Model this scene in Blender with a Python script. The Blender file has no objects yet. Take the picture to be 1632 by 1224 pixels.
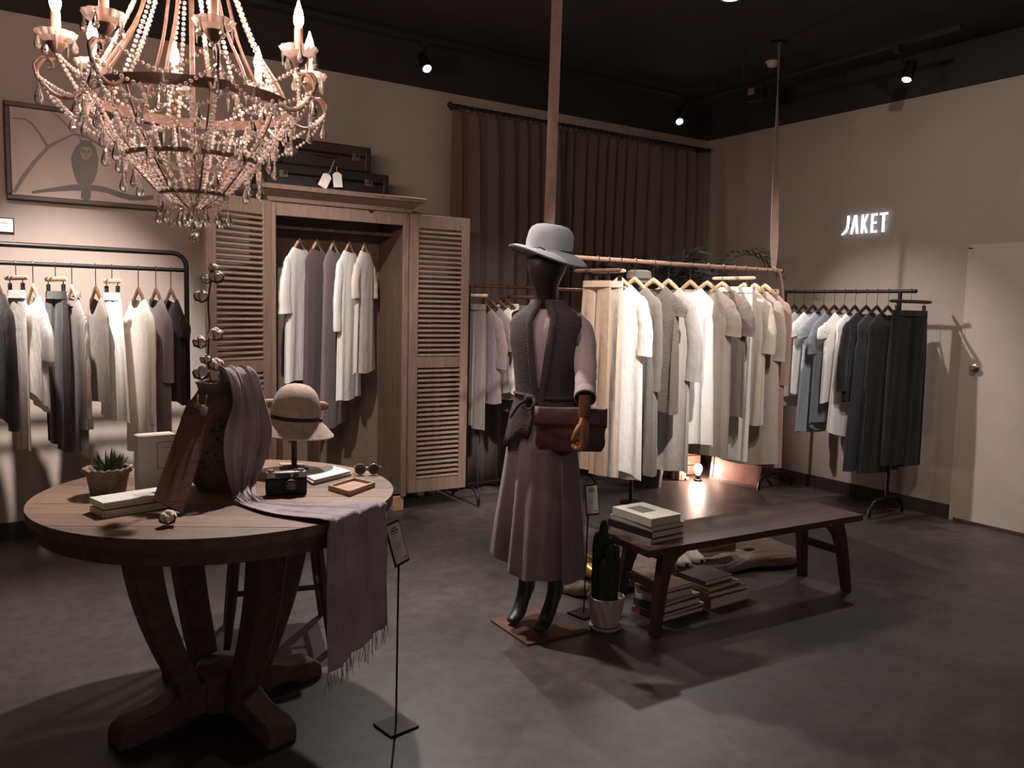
import bpy, math, random
from mathutils import Vector, Matrix, Euler
PI = math.pi
rnd = random.Random(7)
scn = bpy.context.scene
C = scn.collection

# ------------------------------------------------------------------ camera
FL, CAMH = 1296.0, 1.42                     # focal length in pixels of a 1632 x 1224 frame, camera height
YAW, PITCH, ROLL = [math.radians(a) for a in (33.25, 5.37, -1.322)]
_f = Vector((math.sin(YAW)*math.cos(PITCH), math.cos(YAW)*math.cos(PITCH), -math.sin(PITCH)))
_r = Vector((math.cos(YAW), -math.sin(YAW), 0)); _d = _f.cross(_r)
CR = _r*math.cos(ROLL) + _d*math.sin(ROLL); CD = -_r*math.sin(ROLL) + _d*math.cos(ROLL); CF = _f
CAM = Vector((0, 0, CAMH))
cd = bpy.data.cameras.new('camera'); cam = bpy.data.objects.new('camera', cd); C.objects.link(cam)
m = Matrix.Identity(4)
for i in range(3):
    m[i][0] = CR[i]; m[i][1] = -CD[i]; m[i][2] = -CF[i]; m[i][3] = CAM[i]
cam.matrix_world = m
cd.sensor_width = 36; cd.lens = FL/1632*36; cd.clip_start = .05
scn.camera = cam
def ray(x, y): return CR*((x-816)/FL) + CD*((y-612)/FL) + CF
def hit(x, y, ax, v):
    q = ray(x, y); return CAM + q*((v-CAM[ax])/q[ax])
def onz(x, y, z=0): return hit(x, y, 2, z)
def ony(x, y, v): return hit(x, y, 1, v)
def onx(x, y, v): return hit(x, y, 0, v)

# ------------------------------------------------------------------ world, exposure, ceiling spots
w = bpy.data.worlds.new('world'); scn.world = w; w.use_nodes = True
w.node_tree.nodes['Background'].inputs[0].default_value = (.50, .42, .39, 1)
w.node_tree.nodes['Background'].inputs[1].default_value = .30
scn.view_settings.view_transform = 'Standard'; scn.view_settings.look = 'None'
scn.view_settings.exposure = 0.8; scn.view_settings.gamma = 1.0
scn.view_settings.use_curve_mapping = False
def spot(loc, target, watts, deg, blend=.5, size=.04, col=(1, .925, .87)):
    l = bpy.data.lights.new('spot_light', 'SPOT'); l.energy = watts; l.spot_size = math.radians(deg)
    l.spot_blend = blend; l.shadow_soft_size = size; l.color = col
    o = bpy.data.objects.new('spot_light', l); C.objects.link(o)
    o.location = loc; o.rotation_euler = (Vector(target)-Vector(loc)).to_track_quat('-Z', 'Y').to_euler()
    return o
# (lamp position, aim, watts, cone, blend): the lamps of the ceiling tracks
SPOTS = [
    ((1.50, 3.90, 3.12), (0.75, 2.75, 0.60), 235, 80, .6),     # over the round table, from the back
    ((0.10, 3.55, 3.15), (0.42, 5.20, 1.30), 560, 38, .9),     # left rack
    ((0.95, 3.30, 3.15), (1.95, 5.10, 1.20), 190, 44, .9),     # wardrobe
    ((2.55, 5.00, 2.98), (2.60, 2.90, 0.30), 95, 95, .6),     # visible lamp on the back track
    ((4.98, 5.12, 3.00), (3.60, 3.20, 0.30), 60, 80, .6),      # visible lamp near the corner
    ((5.22, 3.26, 2.98), (4.40, 3.40, 0.50), 50, 80, .6),      # visible lamp on the right track
    ((2.80, 2.20, 3.20), (3.35, 3.95, 1.25), 420, 36, .9),     # suspended rail, bright end
    ((3.40, 2.10, 3.20), (4.50, 3.95, 1.10), 110, 46, .9),     # suspended rail, dim end
    ((1.20, 1.50, 3.20), (2.05, 2.90, 1.40), 45, 30, .9),      # mannequin
    ((3.00, 4.60, 3.20), (5.60, 3.45, 0.85), 230, 36, .8),     # right rack and wall
    ((2.20, 3.60, 3.20), (3.20, 5.10, 1.20), 70, 40, .9),      # rack by the curtain
    ((3.10, 1.60, 3.22), (5.70, 3.00, 1.50), 70, 84, 1),      # white door wall
]
for s in SPOTS: spot(*s)

# ------------------------------------------------------------------ materials
MATS = {}
def lin(c):
    if max(c) > 1: c = [x/255 for x in c]
    return tuple((x/12.92 if x <= .04045 else ((x+.055)/1.055)**2.4) for x in c) + (1,)
def _new(name):
    mt = bpy.data.materials.new(name); mt.use_nodes = True; nt = mt.node_tree
    return mt, nt, nt.nodes['Principled BSDF']
def _ramp(nt, fac, c0, c1, p0=.3, p1=.7):
    r = nt.nodes.new('ShaderNodeValToRGB'); e = r.color_ramp.elements
    e[0].position, e[1].position = p0, p1; e[0].color, e[1].color = c0, c1
    nt.links.new(fac, r.inputs[0]); return r
def _coord(nt, scale=(1, 1, 1), kind='Object'):
    t = nt.nodes.new('ShaderNodeTexCoord'); mp = nt.nodes.new('ShaderNodeMapping')
    mp.inputs['Scale'].default_value = scale; nt.links.new(t.outputs[kind], mp.inputs[0]); return mp.outputs[0]
def _noise(nt, vec, scale, detail=4, rough=.55, dist=0):
    n = nt.nodes.new('ShaderNodeTexNoise'); n.inputs['Scale'].default_value = scale
    n.inputs['Detail'].default_value = detail; n.inputs['Roughness'].default_value = rough
    n.inputs['Distortion'].default_value = dist; nt.links.new(vec, n.inputs['Vector']); return n.outputs[0]
def _bump(nt, b, h, strength, dist):
    n = nt.nodes.new('ShaderNodeBump'); n.inputs['Strength'].default_value = strength
    n.inputs['Distance'].default_value = dist; nt.links.new(h, n.inputs['Height']); nt.links.new(n.outputs[0], b.inputs['Normal'])
def _dark(c, k): return tuple(x*k for x in c[:3]) + (1,)
def plain(name, c, rough=.5, metal=0, spec=.5, var=.12, scale=25, bump=.05, coat=0):
    if name in MATS: return MATS[name]
    mt, nt, b = _new(name); c = lin(c); v = _coord(nt)
    n = _noise(nt, v, scale); r = _ramp(nt, n, _dark(c, 1-var), _dark(c, 1+var))
    nt.links.new(r.outputs[0], b.inputs['Base Color'])
    b.inputs['Roughness'].default_value = rough; b.inputs['Metallic'].default_value = metal
    b.inputs['Specular IOR Level'].default_value = spec; b.inputs['Coat Weight'].default_value = coat
    if bump: _bump(nt, b, n, bump, .01)
    MATS[name] = mt; return mt
def cloth(name, c, var=.1, weave=900, sheen=.15, bump=.25, crinkle=0, trans=0):
    if name in MATS: return MATS[name]
    mt, nt, b = _new(name); c = lin(c); v = _coord(nt, (1, 1, .15))
    n = _noise(nt, v, 18, 5); r = _ramp(nt, n, _dark(c, 1-var), _dark(c, 1+var*.6))
    nt.links.new(r.outputs[0], b.inputs['Base Color'])
    b.inputs['Roughness'].default_value = .9; b.inputs['Specular IOR Level'].default_value = .15
    b.inputs['Sheen Weight'].default_value = sheen
    if crinkle:
        v2 = _coord(nt, (1, 1, 4)); h = _noise(nt, v2, crinkle, 3)
        _bump(nt, b, h, .8, .012)
    else:
        h = _noise(nt, _coord(nt, (1, 1, .45)), 26, 6, .6); _bump(nt, b, h, bump, .03)
    MATS[name] = mt; return mt
def wood(name, c0, c1, scale=6, stretch=(1, 8, 8), rough=.5, bump=.12, spec=.4):
    if name in MATS: return MATS[name]
    mt, nt, b = _new(name); v = _coord(nt, stretch)
    n = _noise(nt, v, scale, 6, .6, 1.2); r = _ramp(nt, n, lin(c0), lin(c1), .32, .68)
    nt.links.new(r.outputs[0], b.inputs['Base Color'])
    b.inputs['Roughness'].default_value = rough; b.inputs['Specular IOR Level'].default_value = spec
    _bump(nt, b, n, bump, .01); MATS[name] = mt; return mt
def emit(name, c, s):
    if name in MATS: return MATS[name]
    mt, nt, b = _new(name); b.inputs['Base Color'].default_value = lin(c)
    b.inputs['Emission Color'].default_value = lin(c); b.inputs['Emission Strength'].default_value = s
    MATS[name] = mt; return mt
def glass(name, c, rough=.02, trans=.9, ior=1.5):
    if name in MATS: return MATS[name]
    mt, nt, b = _new(name); b.inputs['Base Color'].default_value = lin(c)
    b.inputs['Roughness'].default_value = rough; b.inputs['Transmission Weight'].default_value = trans
    b.inputs['IOR'].default_value = ior; b.inputs['Specular IOR Level'].default_value = .8
    MATS[name] = mt; return mt
def blotchy(name, c0, c1, s1=1.2, s2=9, rough=.5, bump=.03, mixk=.35):
    mt, nt, b = _new(name); v = _coord(nt, (1, 1, 1))
    n = _noise(nt, v, s1, 5, .6, .3); r = _ramp(nt, n, lin(c0), lin(c1), .3, .7)
    n2 = _noise(nt, v, s2, 6, .7); r2 = _ramp(nt, n2, (1-mixk*.5, 1-mixk*.5, 1-mixk*.5, 1), (1+mixk*.35, 1+mixk*.35, 1+mixk*.35, 1))
    mx = nt.nodes.new('ShaderNodeMix'); mx.data_type = 'RGBA'; mx.blend_type = 'MULTIPLY'; mx.inputs[0].default_value = 1
    nt.links.new(r.outputs[0], mx.inputs[6]); nt.links.new(r2.outputs[0], mx.inputs[7]); nt.links.new(mx.outputs[2], b.inputs['Base Color'])
    b.inputs['Roughness'].default_value = rough; b.inputs['Specular IOR Level'].default_value = .4
    if bump: _bump(nt, b, n2, bump, .01)
    MATS[name] = mt; return mt

# ------------------------------------------------------------------ mesh helpers
class MB:
    def __init__(s): s.v = []; s.f = []
    def add(s, vs, fs):
        o = len(s.v); s.v += [tuple(p) for p in vs]; s.f += [tuple(i+o for i in f) for f in fs]; return s
    def box(s, c, d, R=None):
        x, y, z = (k/2 for k in d); c = Vector(c)
        vs = [Vector((a*x, b*y, e*z)) for e in (-1, 1) for b in (-1, 1) for a in (-1, 1)]
        if R is not None: vs = [R @ p for p in vs]
        return s.add([p+c for p in vs], [(0,2,3,1),(4,5,7,6),(0,1,5,4),(2,6,7,3),(0,4,6,2),(1,3,7,5)])
    def loft(s, rings, closed=True, cap0=False, cap1=False):
        n = len(rings[0]); o = len(s.v)
        for r in rings: s.v += [tuple(p) for p in r]
        k = n if closed else n-1
        for i in range(len(rings)-1):
            for j in range(k):
                a, b = o+i*n+j, o+i*n+(j+1) % n
                s.f.append((a, b, b+n, a+n))
        if cap0: s.f.append(tuple(o+j for j in reversed(range(n))))
        if cap1: s.f.append(tuple(o+(len(rings)-1)*n+j for j in range(n)))
        return s
    def tube(s, path, r, n=8, caps=True, flat=1.0, closed=False, up=None):
        P = [Vector(p) for p in path]; N = len(P)
        rs = r if isinstance(r, (list, tuple)) else [r]*N
        T = []
        for i in range(N):
            a = P[i-1] if (i > 0 or closed) else P[i]; b = P[(i+1) % N] if (i < N-1 or closed) else P[i]
            t = (b-a); T.append(t.normalized() if t.length > 1e-9 else Vector((0, 0, 1)))
        if up is None: up = Vector((0, 0, 1)) if abs(T[0].z) < .9 else Vector((1, 0, 0))
        u = (Vector(up)-T[0]*T[0].dot(Vector(up))).normalized(); rings = []
        for i in range(N):
            u = (u-T[i]*T[i].dot(u)); u = u.normalized() if u.length > 1e-6 else T[i].orthogonal().normalized()
            w_ = T[i].cross(u)
            rings.append([P[i]+u*(rs[i]*math.cos(2*PI*j/n))+w_*(rs[i]*flat*math.sin(2*PI*j/n)) for j in range(n)])
        if closed: rings.append(rings[0])
        return s.loft(rings, True, caps and not closed, caps and not closed)
    def lathe(s, prof, n=24, c=(0, 0, 0), cap0=False, cap1=False, fn=None):
        rings = []
        for r, z in prof:
            ring = []
            for j in range(n):
                a = 2*PI*j/n; rr = r if fn is None else fn(r, z, a)
                ring.append((c[0]+rr*math.cos(a), c[1]+rr*math.sin(a), c[2]+z))
            rings.append(ring)
        return s.loft(rings, True, cap0, cap1)
    def prism(s, poly, d0, d1, fr=None):            # poly in (a, b), extruded along the third axis of fr
        n = len(poly)
        if fr is None: fr = lambda a, b, c: (a, b, c)
        vs = [fr(a, b, d0) for a, b in poly]+[fr(a, b, d1) for a, b in poly]
        return s.add(vs, [tuple(reversed(range(n))), tuple(range(n, 2*n))]+[(i, (i+1) % n, n+(i+1) % n, n+i) for i in range(n)])
    def ball(s, c, r, n=8, k=6, sc=(1, 1, 1)):
        o = len(s.v); c = Vector(c)
        s.v.append((c.x, c.y, c.z+r*sc[2]))
        for i in range(1, k):
            t = PI*i/k
            for j in range(n):
                a = 2*PI*j/n
                s.v.append((c.x+r*sc[0]*math.sin(t)*math.cos(a), c.y+r*sc[1]*math.sin(t)*math.sin(a), c.z+r*sc[2]*math.cos(t)))
        s.v.append((c.x, c.y, c.z-r*sc[2])); b = len(s.v)-1
        for j in range(n): s.f.append((o, o+1+j, o+1+(j+1) % n)); s.f.append((b, b-n+(j+1) % n, b-n+j))
        for i in range(k-2):
            for j in range(n):
                a0 = o+1+i*n+j; a1 = o+1+i*n+(j+1) % n; s.f.append((a0, a0+n, a1+n, a1))
        return s
    def mesh(s, name, mt, smooth=True, ang=40):
        me = bpy.data.meshes.new(name); me.from_pydata(s.v, [], s.f); me.update()
        if mt is not None: me.materials.append(mt)
        if smooth:
            me.polygons.foreach_set('use_smooth', [True]*len(me.polygons)); me.set_sharp_from_angle(angle=math.radians(ang))
        return me
def put(name, me, parent=None, loc=(0, 0, 0), rot=(0, 0, 0)):
    o = bpy.data.objects.new(name, me); C.objects.link(o); o.location = loc; o.rotation_euler = rot
    if parent is not None: o.parent = parent
    return o
def mk(name, mb, mt, parent=None, loc=(0, 0, 0), rot=(0, 0, 0), smooth=True, ang=40, bevel=0, sub=0, solid=0):
    o = put(name, mb.mesh(name, mt, smooth, ang), parent, loc, rot)
    if solid:
        q = o.modifiers.new('s', 'SOLIDIFY'); q.thickness = solid; q.offset = 0
    if bevel:
        q = o.modifiers.new('b', 'BEVEL'); q.width = bevel; q.segments = 2; q.limit_method = 'ANGLE'; q.angle_limit = .6
    if sub:
        q = o.modifiers.new('u', 'SUBSURF'); q.levels = sub; q.render_levels = sub
    return o
def tag(o, label, cat, group=None):
    o['label'] = label; o['category'] = cat
    if group: o['group'] = group
    return o
def thing(name, label, cat, loc=(0, 0, 0), rz=0, group=None, rot=None):
    o = bpy.data.objects.new(name, None); C.objects.link(o); o.empty_display_size = .05
    o.location = loc; o.rotation_euler = rot if rot else (0, 0, rz); return tag(o, label, cat, group)
def struct(name, mb, mt, smooth=False, **k):
    o = mk(name, mb, mt, smooth=smooth, **k); o['kind'] = 'structure'; return o
def rz_(a): return Matrix.Rotation(a, 3, 'Z')
def lerp(a, b, t): return a+(b-a)*t
def smooth_path(pts, n=6):
    P = [Vector(p) for p in pts]; out = []
    for i in range(len(P)-1):
        p0 = P[max(i-1, 0)]; p1 = P[i]; p2 = P[i+1]; p3 = P[min(i+2, len(P)-1)]
        for k in range(n):
            t = k/n; out.append(.5*((2*p1)+(p2-p0)*t+(2*p0-5*p1+4*p2-p3)*t*t+(3*p1-p0-3*p2+p3)*t**3))
    out.append(P[-1]); return out
ORD = ['first', 'second', 'third', 'fourth', 'fifth', 'sixth', 'seventh', 'eighth', 'ninth', 'tenth', 'eleventh', 'twelfth', 'thirteenth', 'fourteenth']

# ================================================================== THE ROOM
XR, YB, WH, CH = 5.72, 5.50, 3.0, 3.30       # right wall, back wall, top of the painted wall, ceiling
X0, Y0 = -3.2, -2.6                          # the room goes on behind and to the left of the camera
M_wall = blotchy('wall_paint', (152, 137, 128), (160, 145, 135), 1.5, 40, .85, .01, .1)
M_black = plain('black_paint', (34, 31, 28), .85, var=.15, scale=8)
M_floor = blotchy('floor_cement', (56, 50, 48), (82, 74, 71), 1.8, 14, .44, .02, .8)
M_base = plain('dark_skirting', (42, 34, 31), .5, var=.3, scale=12)
M_blackmetal = plain('black_metal', (30, 26, 25), .42, metal=.6, var=.2)
M_trackmetal = plain('track_metal', (20, 19, 18), .55, var=.1)
struct('floor', MB().box(((X0+XR)/2, (Y0+YB)/2, -.05), (XR-X0+.4, YB-Y0+.4, .1)), M_floor)
struct('ceiling', MB().box(((X0+XR)/2, (Y0+YB)/2, CH+.05), (XR-X0+.4, YB-Y0+.4, .1)), M_black)
struct('wall_back', MB().box(((X0+XR)/2, YB+.1, WH/2), (XR-X0+.4, .2, WH)), M_wall)
struct('wall_right', MB().box((XR+.1, (Y0+YB)/2, WH/2), (.2, YB-Y0, WH)), M_wall)
struct('wall_left', MB().box((X0-.1, (Y0+YB)/2, WH/2), (.2, YB-Y0, WH)), M_wall)
struct('trim_1', MB().box(((X0+XR)/2, YB+.09, (WH+CH)/2), (XR-X0+.4, .22, CH-WH)), M_black)
struct('trim_2', MB().box((XR+.09, (Y0+YB)/2-.02, (WH+CH)/2), (.22, YB-Y0, CH-WH)), M_black)
struct('trim_3', MB().box((X0-.09, (Y0+YB)/2-.02, (WH+CH)/2), (.22, YB-Y0, CH-WH)), M_black)
struct('baseboard_back', MB().box(((X0+XR)/2, YB-.009, .05), (XR-X0, .018, .1)), M_base)
struct('baseboard_right', MB().box((XR-.009, (3.02+YB)/2, .05), (.018, YB-3.02-.02, .1)), M_base)
# door in the right wall
M_door = plain('door_white', (176, 160, 148), .55, var=.04, scale=6)
d = struct('door_1', MB().box((XR-.012, 2.54, .955), (.03, .9, 1.87)), M_door, bevel=.003)
fr = MB()
for y in (2.075, 3.005): fr.box((XR-.008, y, .95), (.022, .03, 1.9))
fr.box((XR-.008, 2.54, 1.906), (.022, .96, .03)); mk('door_frame', fr, M_door, d)
kn = onx(1555, 586, XR-.03)
kb = MB().tube([(XR-.03, kn.y, kn.z), (XR-.045, kn.y, kn.z), (XR-.05, kn.y, kn.z), (XR-.072, kn.y, kn.z), (XR-.08, kn.y, kn.z)], [.026, .026, .01, .023, .014], 14)
mk('door_knob', kb, plain('brushed_steel', (150, 138, 128), .3, metal=.9), d)

# ---------------------------------------------------------------- ceiling tracks and lamps
def bar_track(a, b, label):
    a, b = Vector(a), Vector(b); dv = b-a; t = thing('lighting_track', label, 'light track', (a+b)/2, math.atan2(dv.y, dv.x))
    L = dv.length
    mk('rail', MB().box((0, 0, 0), (L, .035, .03)), M_trackmetal, t, bevel=.003)
    for k in range(5):
        x = -L/2+L*(k+.5)/5
        mk('ceiling_bracket', MB().tube([(x, 0, .015), (x, 0, CH-a.z)], .006, 6), M_trackmetal, t)
bar_track((-1.5, 5.06, 3.2), (5.10, 5.06, 3.2), 'long black lighting track hung along the curtained back wall')
bar_track((5.10, 5.02, 3.2), (5.10, 2.85, 3.2), 'short black lighting track hung along the wall with the lit sign')
M_lens = emit('lamp_lens', (255, 246, 235), 22)
def track_lamp(s, label, vis=True):
    loc, aim = Vector(s[0]), Vector(s[1]); dr = (aim-loc).normalized()
    back = loc-dr*.012; top = Vector((loc.x-dr.x*.1, 5.06, 3.1622)) if loc.y > 4.5 else Vector((5.10, loc.y-dr.y*.1, 3.1622))
    t = thing('track_spotlight', label, 'spotlight', loc)
    L = lambda p: Vector(p)-loc
    can = MB().tube([L(back-dr*.13), L(back-dr*.125), L(back-dr*.02), L(back)], [.02, .036, .038, .038], 18)
    mk('lamp_can', can, M_blackmetal, t)
    mk('lens', MB().tube([L(back-dr*.004), L(back+dr*.004)], [.03, .026], 16), M_lens, t)
    mk('yoke', MB().tube([L(top), L((top+back)/2+Vector((0, 0, .02))), L(back-dr*.07)], .008, 8), M_blackmetal, t)
    mk('track_adapter', MB().box(L(top), (.05, .035, .045)), M_trackmetal, t)
track_lamp(SPOTS[3], 'black spotlight shining at the viewer above the suitcases')
track_lamp(SPOTS[4], 'small black spotlight above the curtain close to the room corner')
track_lamp(SPOTS[5], 'black spotlight hanging above the lit sign on the right wall')
# fixtures on the ceiling
p = onz(1165, -6, CH)
t = thing('recessed_downlight', 'round white downlight glowing in the black ceiling', 'downlight', p)
mk('trim_ring', MB().lathe([(.05, -.001), (.05, -.012), (.065, -.012), (.068, -.001)], 24), plain('white_plastic', (190, 182, 172), .5), t)
mk('lens', MB().lathe([(.001, -.008), (.05, -.008)], 24), M_lens, t)
p = onz(1231, 98, CH)
t = thing('smoke_detector', 'round white smoke detector on ceiling beside the thin strap', 'smoke detector', p)
mk('detector_base', MB().lathe([(.05, 0), (.05, -.012), (.045, -.016)], 20, cap1=True), MATS['white_plastic'], t)
mk('detector_cap', MB().lathe([(.038, -.016), (.036, -.034), (.022, -.042)], 20, cap1=True), MATS['white_plastic'], t)
p = onz(1186, 80, CH)
t = thing('ceiling_pipe', 'thin dark drop rod hanging from ceiling near the corner track', 'rod', p)
mk('rod', MB().tube([(0, 0, 0), (.01, .01, -.1), (.012, .01, -.2)], .008, 8), M_trackmetal, t)
mk('ceiling_cup', MB().lathe([(.02, 0), (.018, -.02), (.008, -.025)], 10), M_trackmetal, t)
p = onz(1206, 140, 3.16)
t = thing('track_transformer', 'small black box with grey label clipped on corner lighting track', 'box', (5.10, p.y, 3.12))
mk('housing', MB().box((0, 0, 0), (.06, .16, .12)), M_trackmetal, t, bevel=.004)
mk('label_plate', MB().box((-.032, .02, .01), (.003, .06, .05)), plain('grey_label', (120, 112, 105), .6), t)

# ---------------------------------------------------------------- lit sign: JAKET
def sign_letters():
    M_neon = emit('neon_white', (222, 236, 255), .95)
    a, b = onx(1341, 375, XR-.02), onx(1414, 369, XR-.02)      # baseline ends
    top = onx(1413, 338, XR-.02)
    y0, y1 = a.y, b.y; Wd = y0-y1; zb = (a.z+b.z)/2-.0; H = top.z-b.z
    t = thing('lit_wall_sign', 'glowing white letters JAKET mounted on the right wall', 'sign', (XR, (y0+y1)/2, zb))
    J = [(.12,1),(.176,1),(.174,.55),(.158,.3),(.12,.1),(.03,-.05),(.0,.02),(.075,.2),(.105,.36),(.117,.55)]
    A = [(.272,1),(.338,1),(.386,0),(.334,0),(.303,.55),(.256,0),(.202,0)]
    K = [(.437,1),(.49,1),(.49,.64),(.54,1),(.596,1),(.522,.5),(.598,0),(.54,0),(.49,.36),(.49,0),(.437,0)]
    E_ = [(.648,1),(.785,1),(.785,.88),(.702,.88),(.702,.58),(.77,.58),(.77,.46),(.702,.46),(.702,.12),(.79,.12),(.79,0),(.648,0)]
    T = [(.83,1),(1.0,1),(1.0,.88),(.944,.88),(.944,0),(.886,0),(.886,.88),(.83,.88)]
    fr = lambda p, q, c: (c, Wd/2-p*Wd, q*H)
    for nm, L in (('letter_j', J), ('letter_a', A), ('letter_k', K), ('letter_e', E_), ('letter_t', T)):
        mk(nm, MB().prism(L, -.026, -.023, fr), M_neon, t, smooth=False)
    st = MB()
    for x in (.15, .3, .47, .68, .917):
        st.tube([(0, Wd/2-x*Wd, .5*H), (-.023, Wd/2-x*Wd, .5*H)], .006, 6)
    mk('stand_off', st, M_blackmetal, t)
sign_letters()

# ---------------------------------------------------------------- framed owl print on the back wall
def owl_picture():
    YF = YB-.035
    P = lambda zx, zy: ony(zx/4.532, 130+zy/4.532, YF)
    x0 = P(24, 138).x; zt = P(24, 138).z+.005; zb = P(45, 845).z; x1 = P(1180, 940).x
    t = thing('framed_picture', 'brown framed print of an owl perched on a bare branch', 'picture', ((x0+x1)/2, YB, (zt+zb)/2))
    O = t.location; cx, cz = O.x, O.z; hw, hh = (x1-x0)/2, (zt-zb)/2
    M_fr = wood('picture_frame_wood', (52, 36, 31), (74, 52, 44), 8, (1, 6, 6), .45)
    b = .028
    for nm, c, s in (('frame_top', (0, -.02, hh-b/2), (2*hw, .04, b)), ('frame_bottom', (0, -.02, -hh+b/2), (2*hw, .04, b)),
                     ('frame_side', (-hw+b/2, -.02, 0), (b, .04, 2*hh-2*b)), ('frame_side', (hw-b/2, -.02, 0), (b, .04, 2*hh-2*b))):
        mk(nm, MB().box(c, s), M_fr, t, bevel=.005)
    mt, nt, bs = _new('print_paper'); v = _coord(nt); n = _noise(nt, v, 2.2, 3); r = _ramp(nt, n, lin((134, 112, 107)), lin((172, 150, 140)))
    nt.links.new(r.outputs[0], bs.inputs[0]); bs.inputs['Roughness'].default_value = .35
    pr = mk('print', MB().box((0, -.014, 0), (2*hw-2*b, .02, 2*hh-2*b)), mt, t)
    lay = [0]
    def shape(nm, pts, mtl):
        lay[0] += 1; y = -.0245-.0004*lay[0]
        poly = []
        for zx, zy in pts:
            q = P(zx, zy); poly.append((min(max(q.x-cx, -hw+b), hw-b), min(max(q.z-cz, -hh+b), hh-b)))
        mk(nm, MB().add([(a, y, c) for a, c in poly], [tuple(range(len(poly)))]), mtl, pr, smooth=False)
    def stroke(nm, pts, ws, mtl):
        L, R = [], []
        for i, (x, y) in enumerate(pts):
            a = pts[max(i-1, 0)]; c = pts[min(i+1, len(pts)-1)]; dx, dy = c[0]-a[0], c[1]-a[1]; l = math.hypot(dx, dy)
            w_ = ws[i]/2; L.append((x-dy/l*w_, y+dx/l*w_)); R.append((x+dy/l*w_, y-dx/l*w_))
        for i in range(len(pts)-1):
            lay[0] -= 1 if i else 0
            shape(nm, [L[i], L[i+1], R[i+1], R[i]], mtl)
    Mb = plain('print_branch', (48, 36, 33), .4, var=.2, scale=60, bump=0); Mb2 = plain('print_branch_far', (84, 65, 60), .4, var=.2, scale=60, bump=0)
    Mo = plain('print_owl', (66, 50, 46), .4, var=.35, scale=90, bump=0); Mo2 = plain('print_owl_dark', (36, 27, 25), .4, var=.2, scale=80, bump=0); Mo3 = plain('print_owl_pale', (124, 103, 95), .4, var=.2, scale=80, bump=0)
    stroke('printed_branch', [(95, 800), (160, 700), (240, 590), (350, 470), (420, 430), (520, 385), (560, 378)], [34, 34, 32, 28, 20, 14, 14], Mb2)
    stroke('printed_branch', [(540, 378), (640, 405), (720, 455), (800, 500), (880, 525)], [18, 18, 16, 12, 8], Mb2)
    stroke('printed_branch', [(345, 470), (290, 380), (230, 300), (180, 270), (90, 262)], [22, 18, 16, 12, 8], Mb2)
    stroke('printed_branch', [(365, 195), (420, 250), (480, 310), (520, 370)], [10, 10, 9, 7], Mb2)
    stroke('printed_branch', [(230, 800), (330, 785), (430, 775), (520, 765), (620, 765), (700, 770), (780, 785), (860, 815), (950, 838), (1050, 842), (1110, 835)], [20, 24, 34, 44, 46, 44, 40, 42, 40, 36, 30], Mb)
    shape('printed_owl_tail', [(590, 740), (660, 740), (655, 850), (620, 870), (585, 840)], Mo2)
    body = [(515, 540), (545, 470), (580, 440), (600, 420), (650, 425), (690, 470), (712, 560), (706, 650), (680, 720), (640, 760), (585, 760), (550, 715), (528, 640)]
    shape('printed_owl_body', body, Mo)
    shape('printed_owl_wing', [(513, 540), (535, 535), (545, 600), (560, 690), (545, 700), (522, 620)], Mo2)
    shape('printed_owl_ear', [(573, 395), (600, 440), (610, 480), (585, 475)], Mo2)
    shape('printed_owl_ear', [(665, 405), (648, 440), (632, 480), (660, 480)], Mo2)
    shape('printed_owl_face', [(588, 470), (655, 472), (665, 520), (640, 560), (600, 560), (580, 520)], Mo3)
    shape('printed_owl_eye', [(592, 490), (608, 488), (612, 512), (596, 515)], Mo2)
    shape('printed_owl_eye', [(636, 492), (652, 492), (650, 516), (634, 514)], Mo2)
    shape('printed_owl_beak', [(617, 500), (628, 500), (624, 545), (619, 545)], Mo2)
    for k in range(9):
        x = 560+rnd.random()*120; y = 590+rnd.random()*120
        shape('printed_owl_streak', [(x, y), (x+7, y+3), (x+5, y+38), (x-1, y+34)], Mo2)
owl_picture()
# wall card at the left edge
a = ony(22, 348, YB); b_ = ony(22, 372, YB)
t = thing('wall_card', 'small white card in black frame on wall above clothes rack', 'card', (a.x-.1, YB, (a.z+b_.z)/2))
hz = (a.z-b_.z)/2
mk('card_frame', MB().box((0, -.008, 0), (.2, .016, 2*hz)), M_blackmetal, t, bevel=.002)
mk('card', MB().box((0, -.0165, 0), (.188, .002, 2*hz-.012)), plain('white_card', (236, 230, 222), .6, var=.03), t)
mk('printed_line', MB().box((.03, -.018, .012), (.08, .0008, .003)), plain('ink', (60, 54, 52), .6), t)

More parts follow.
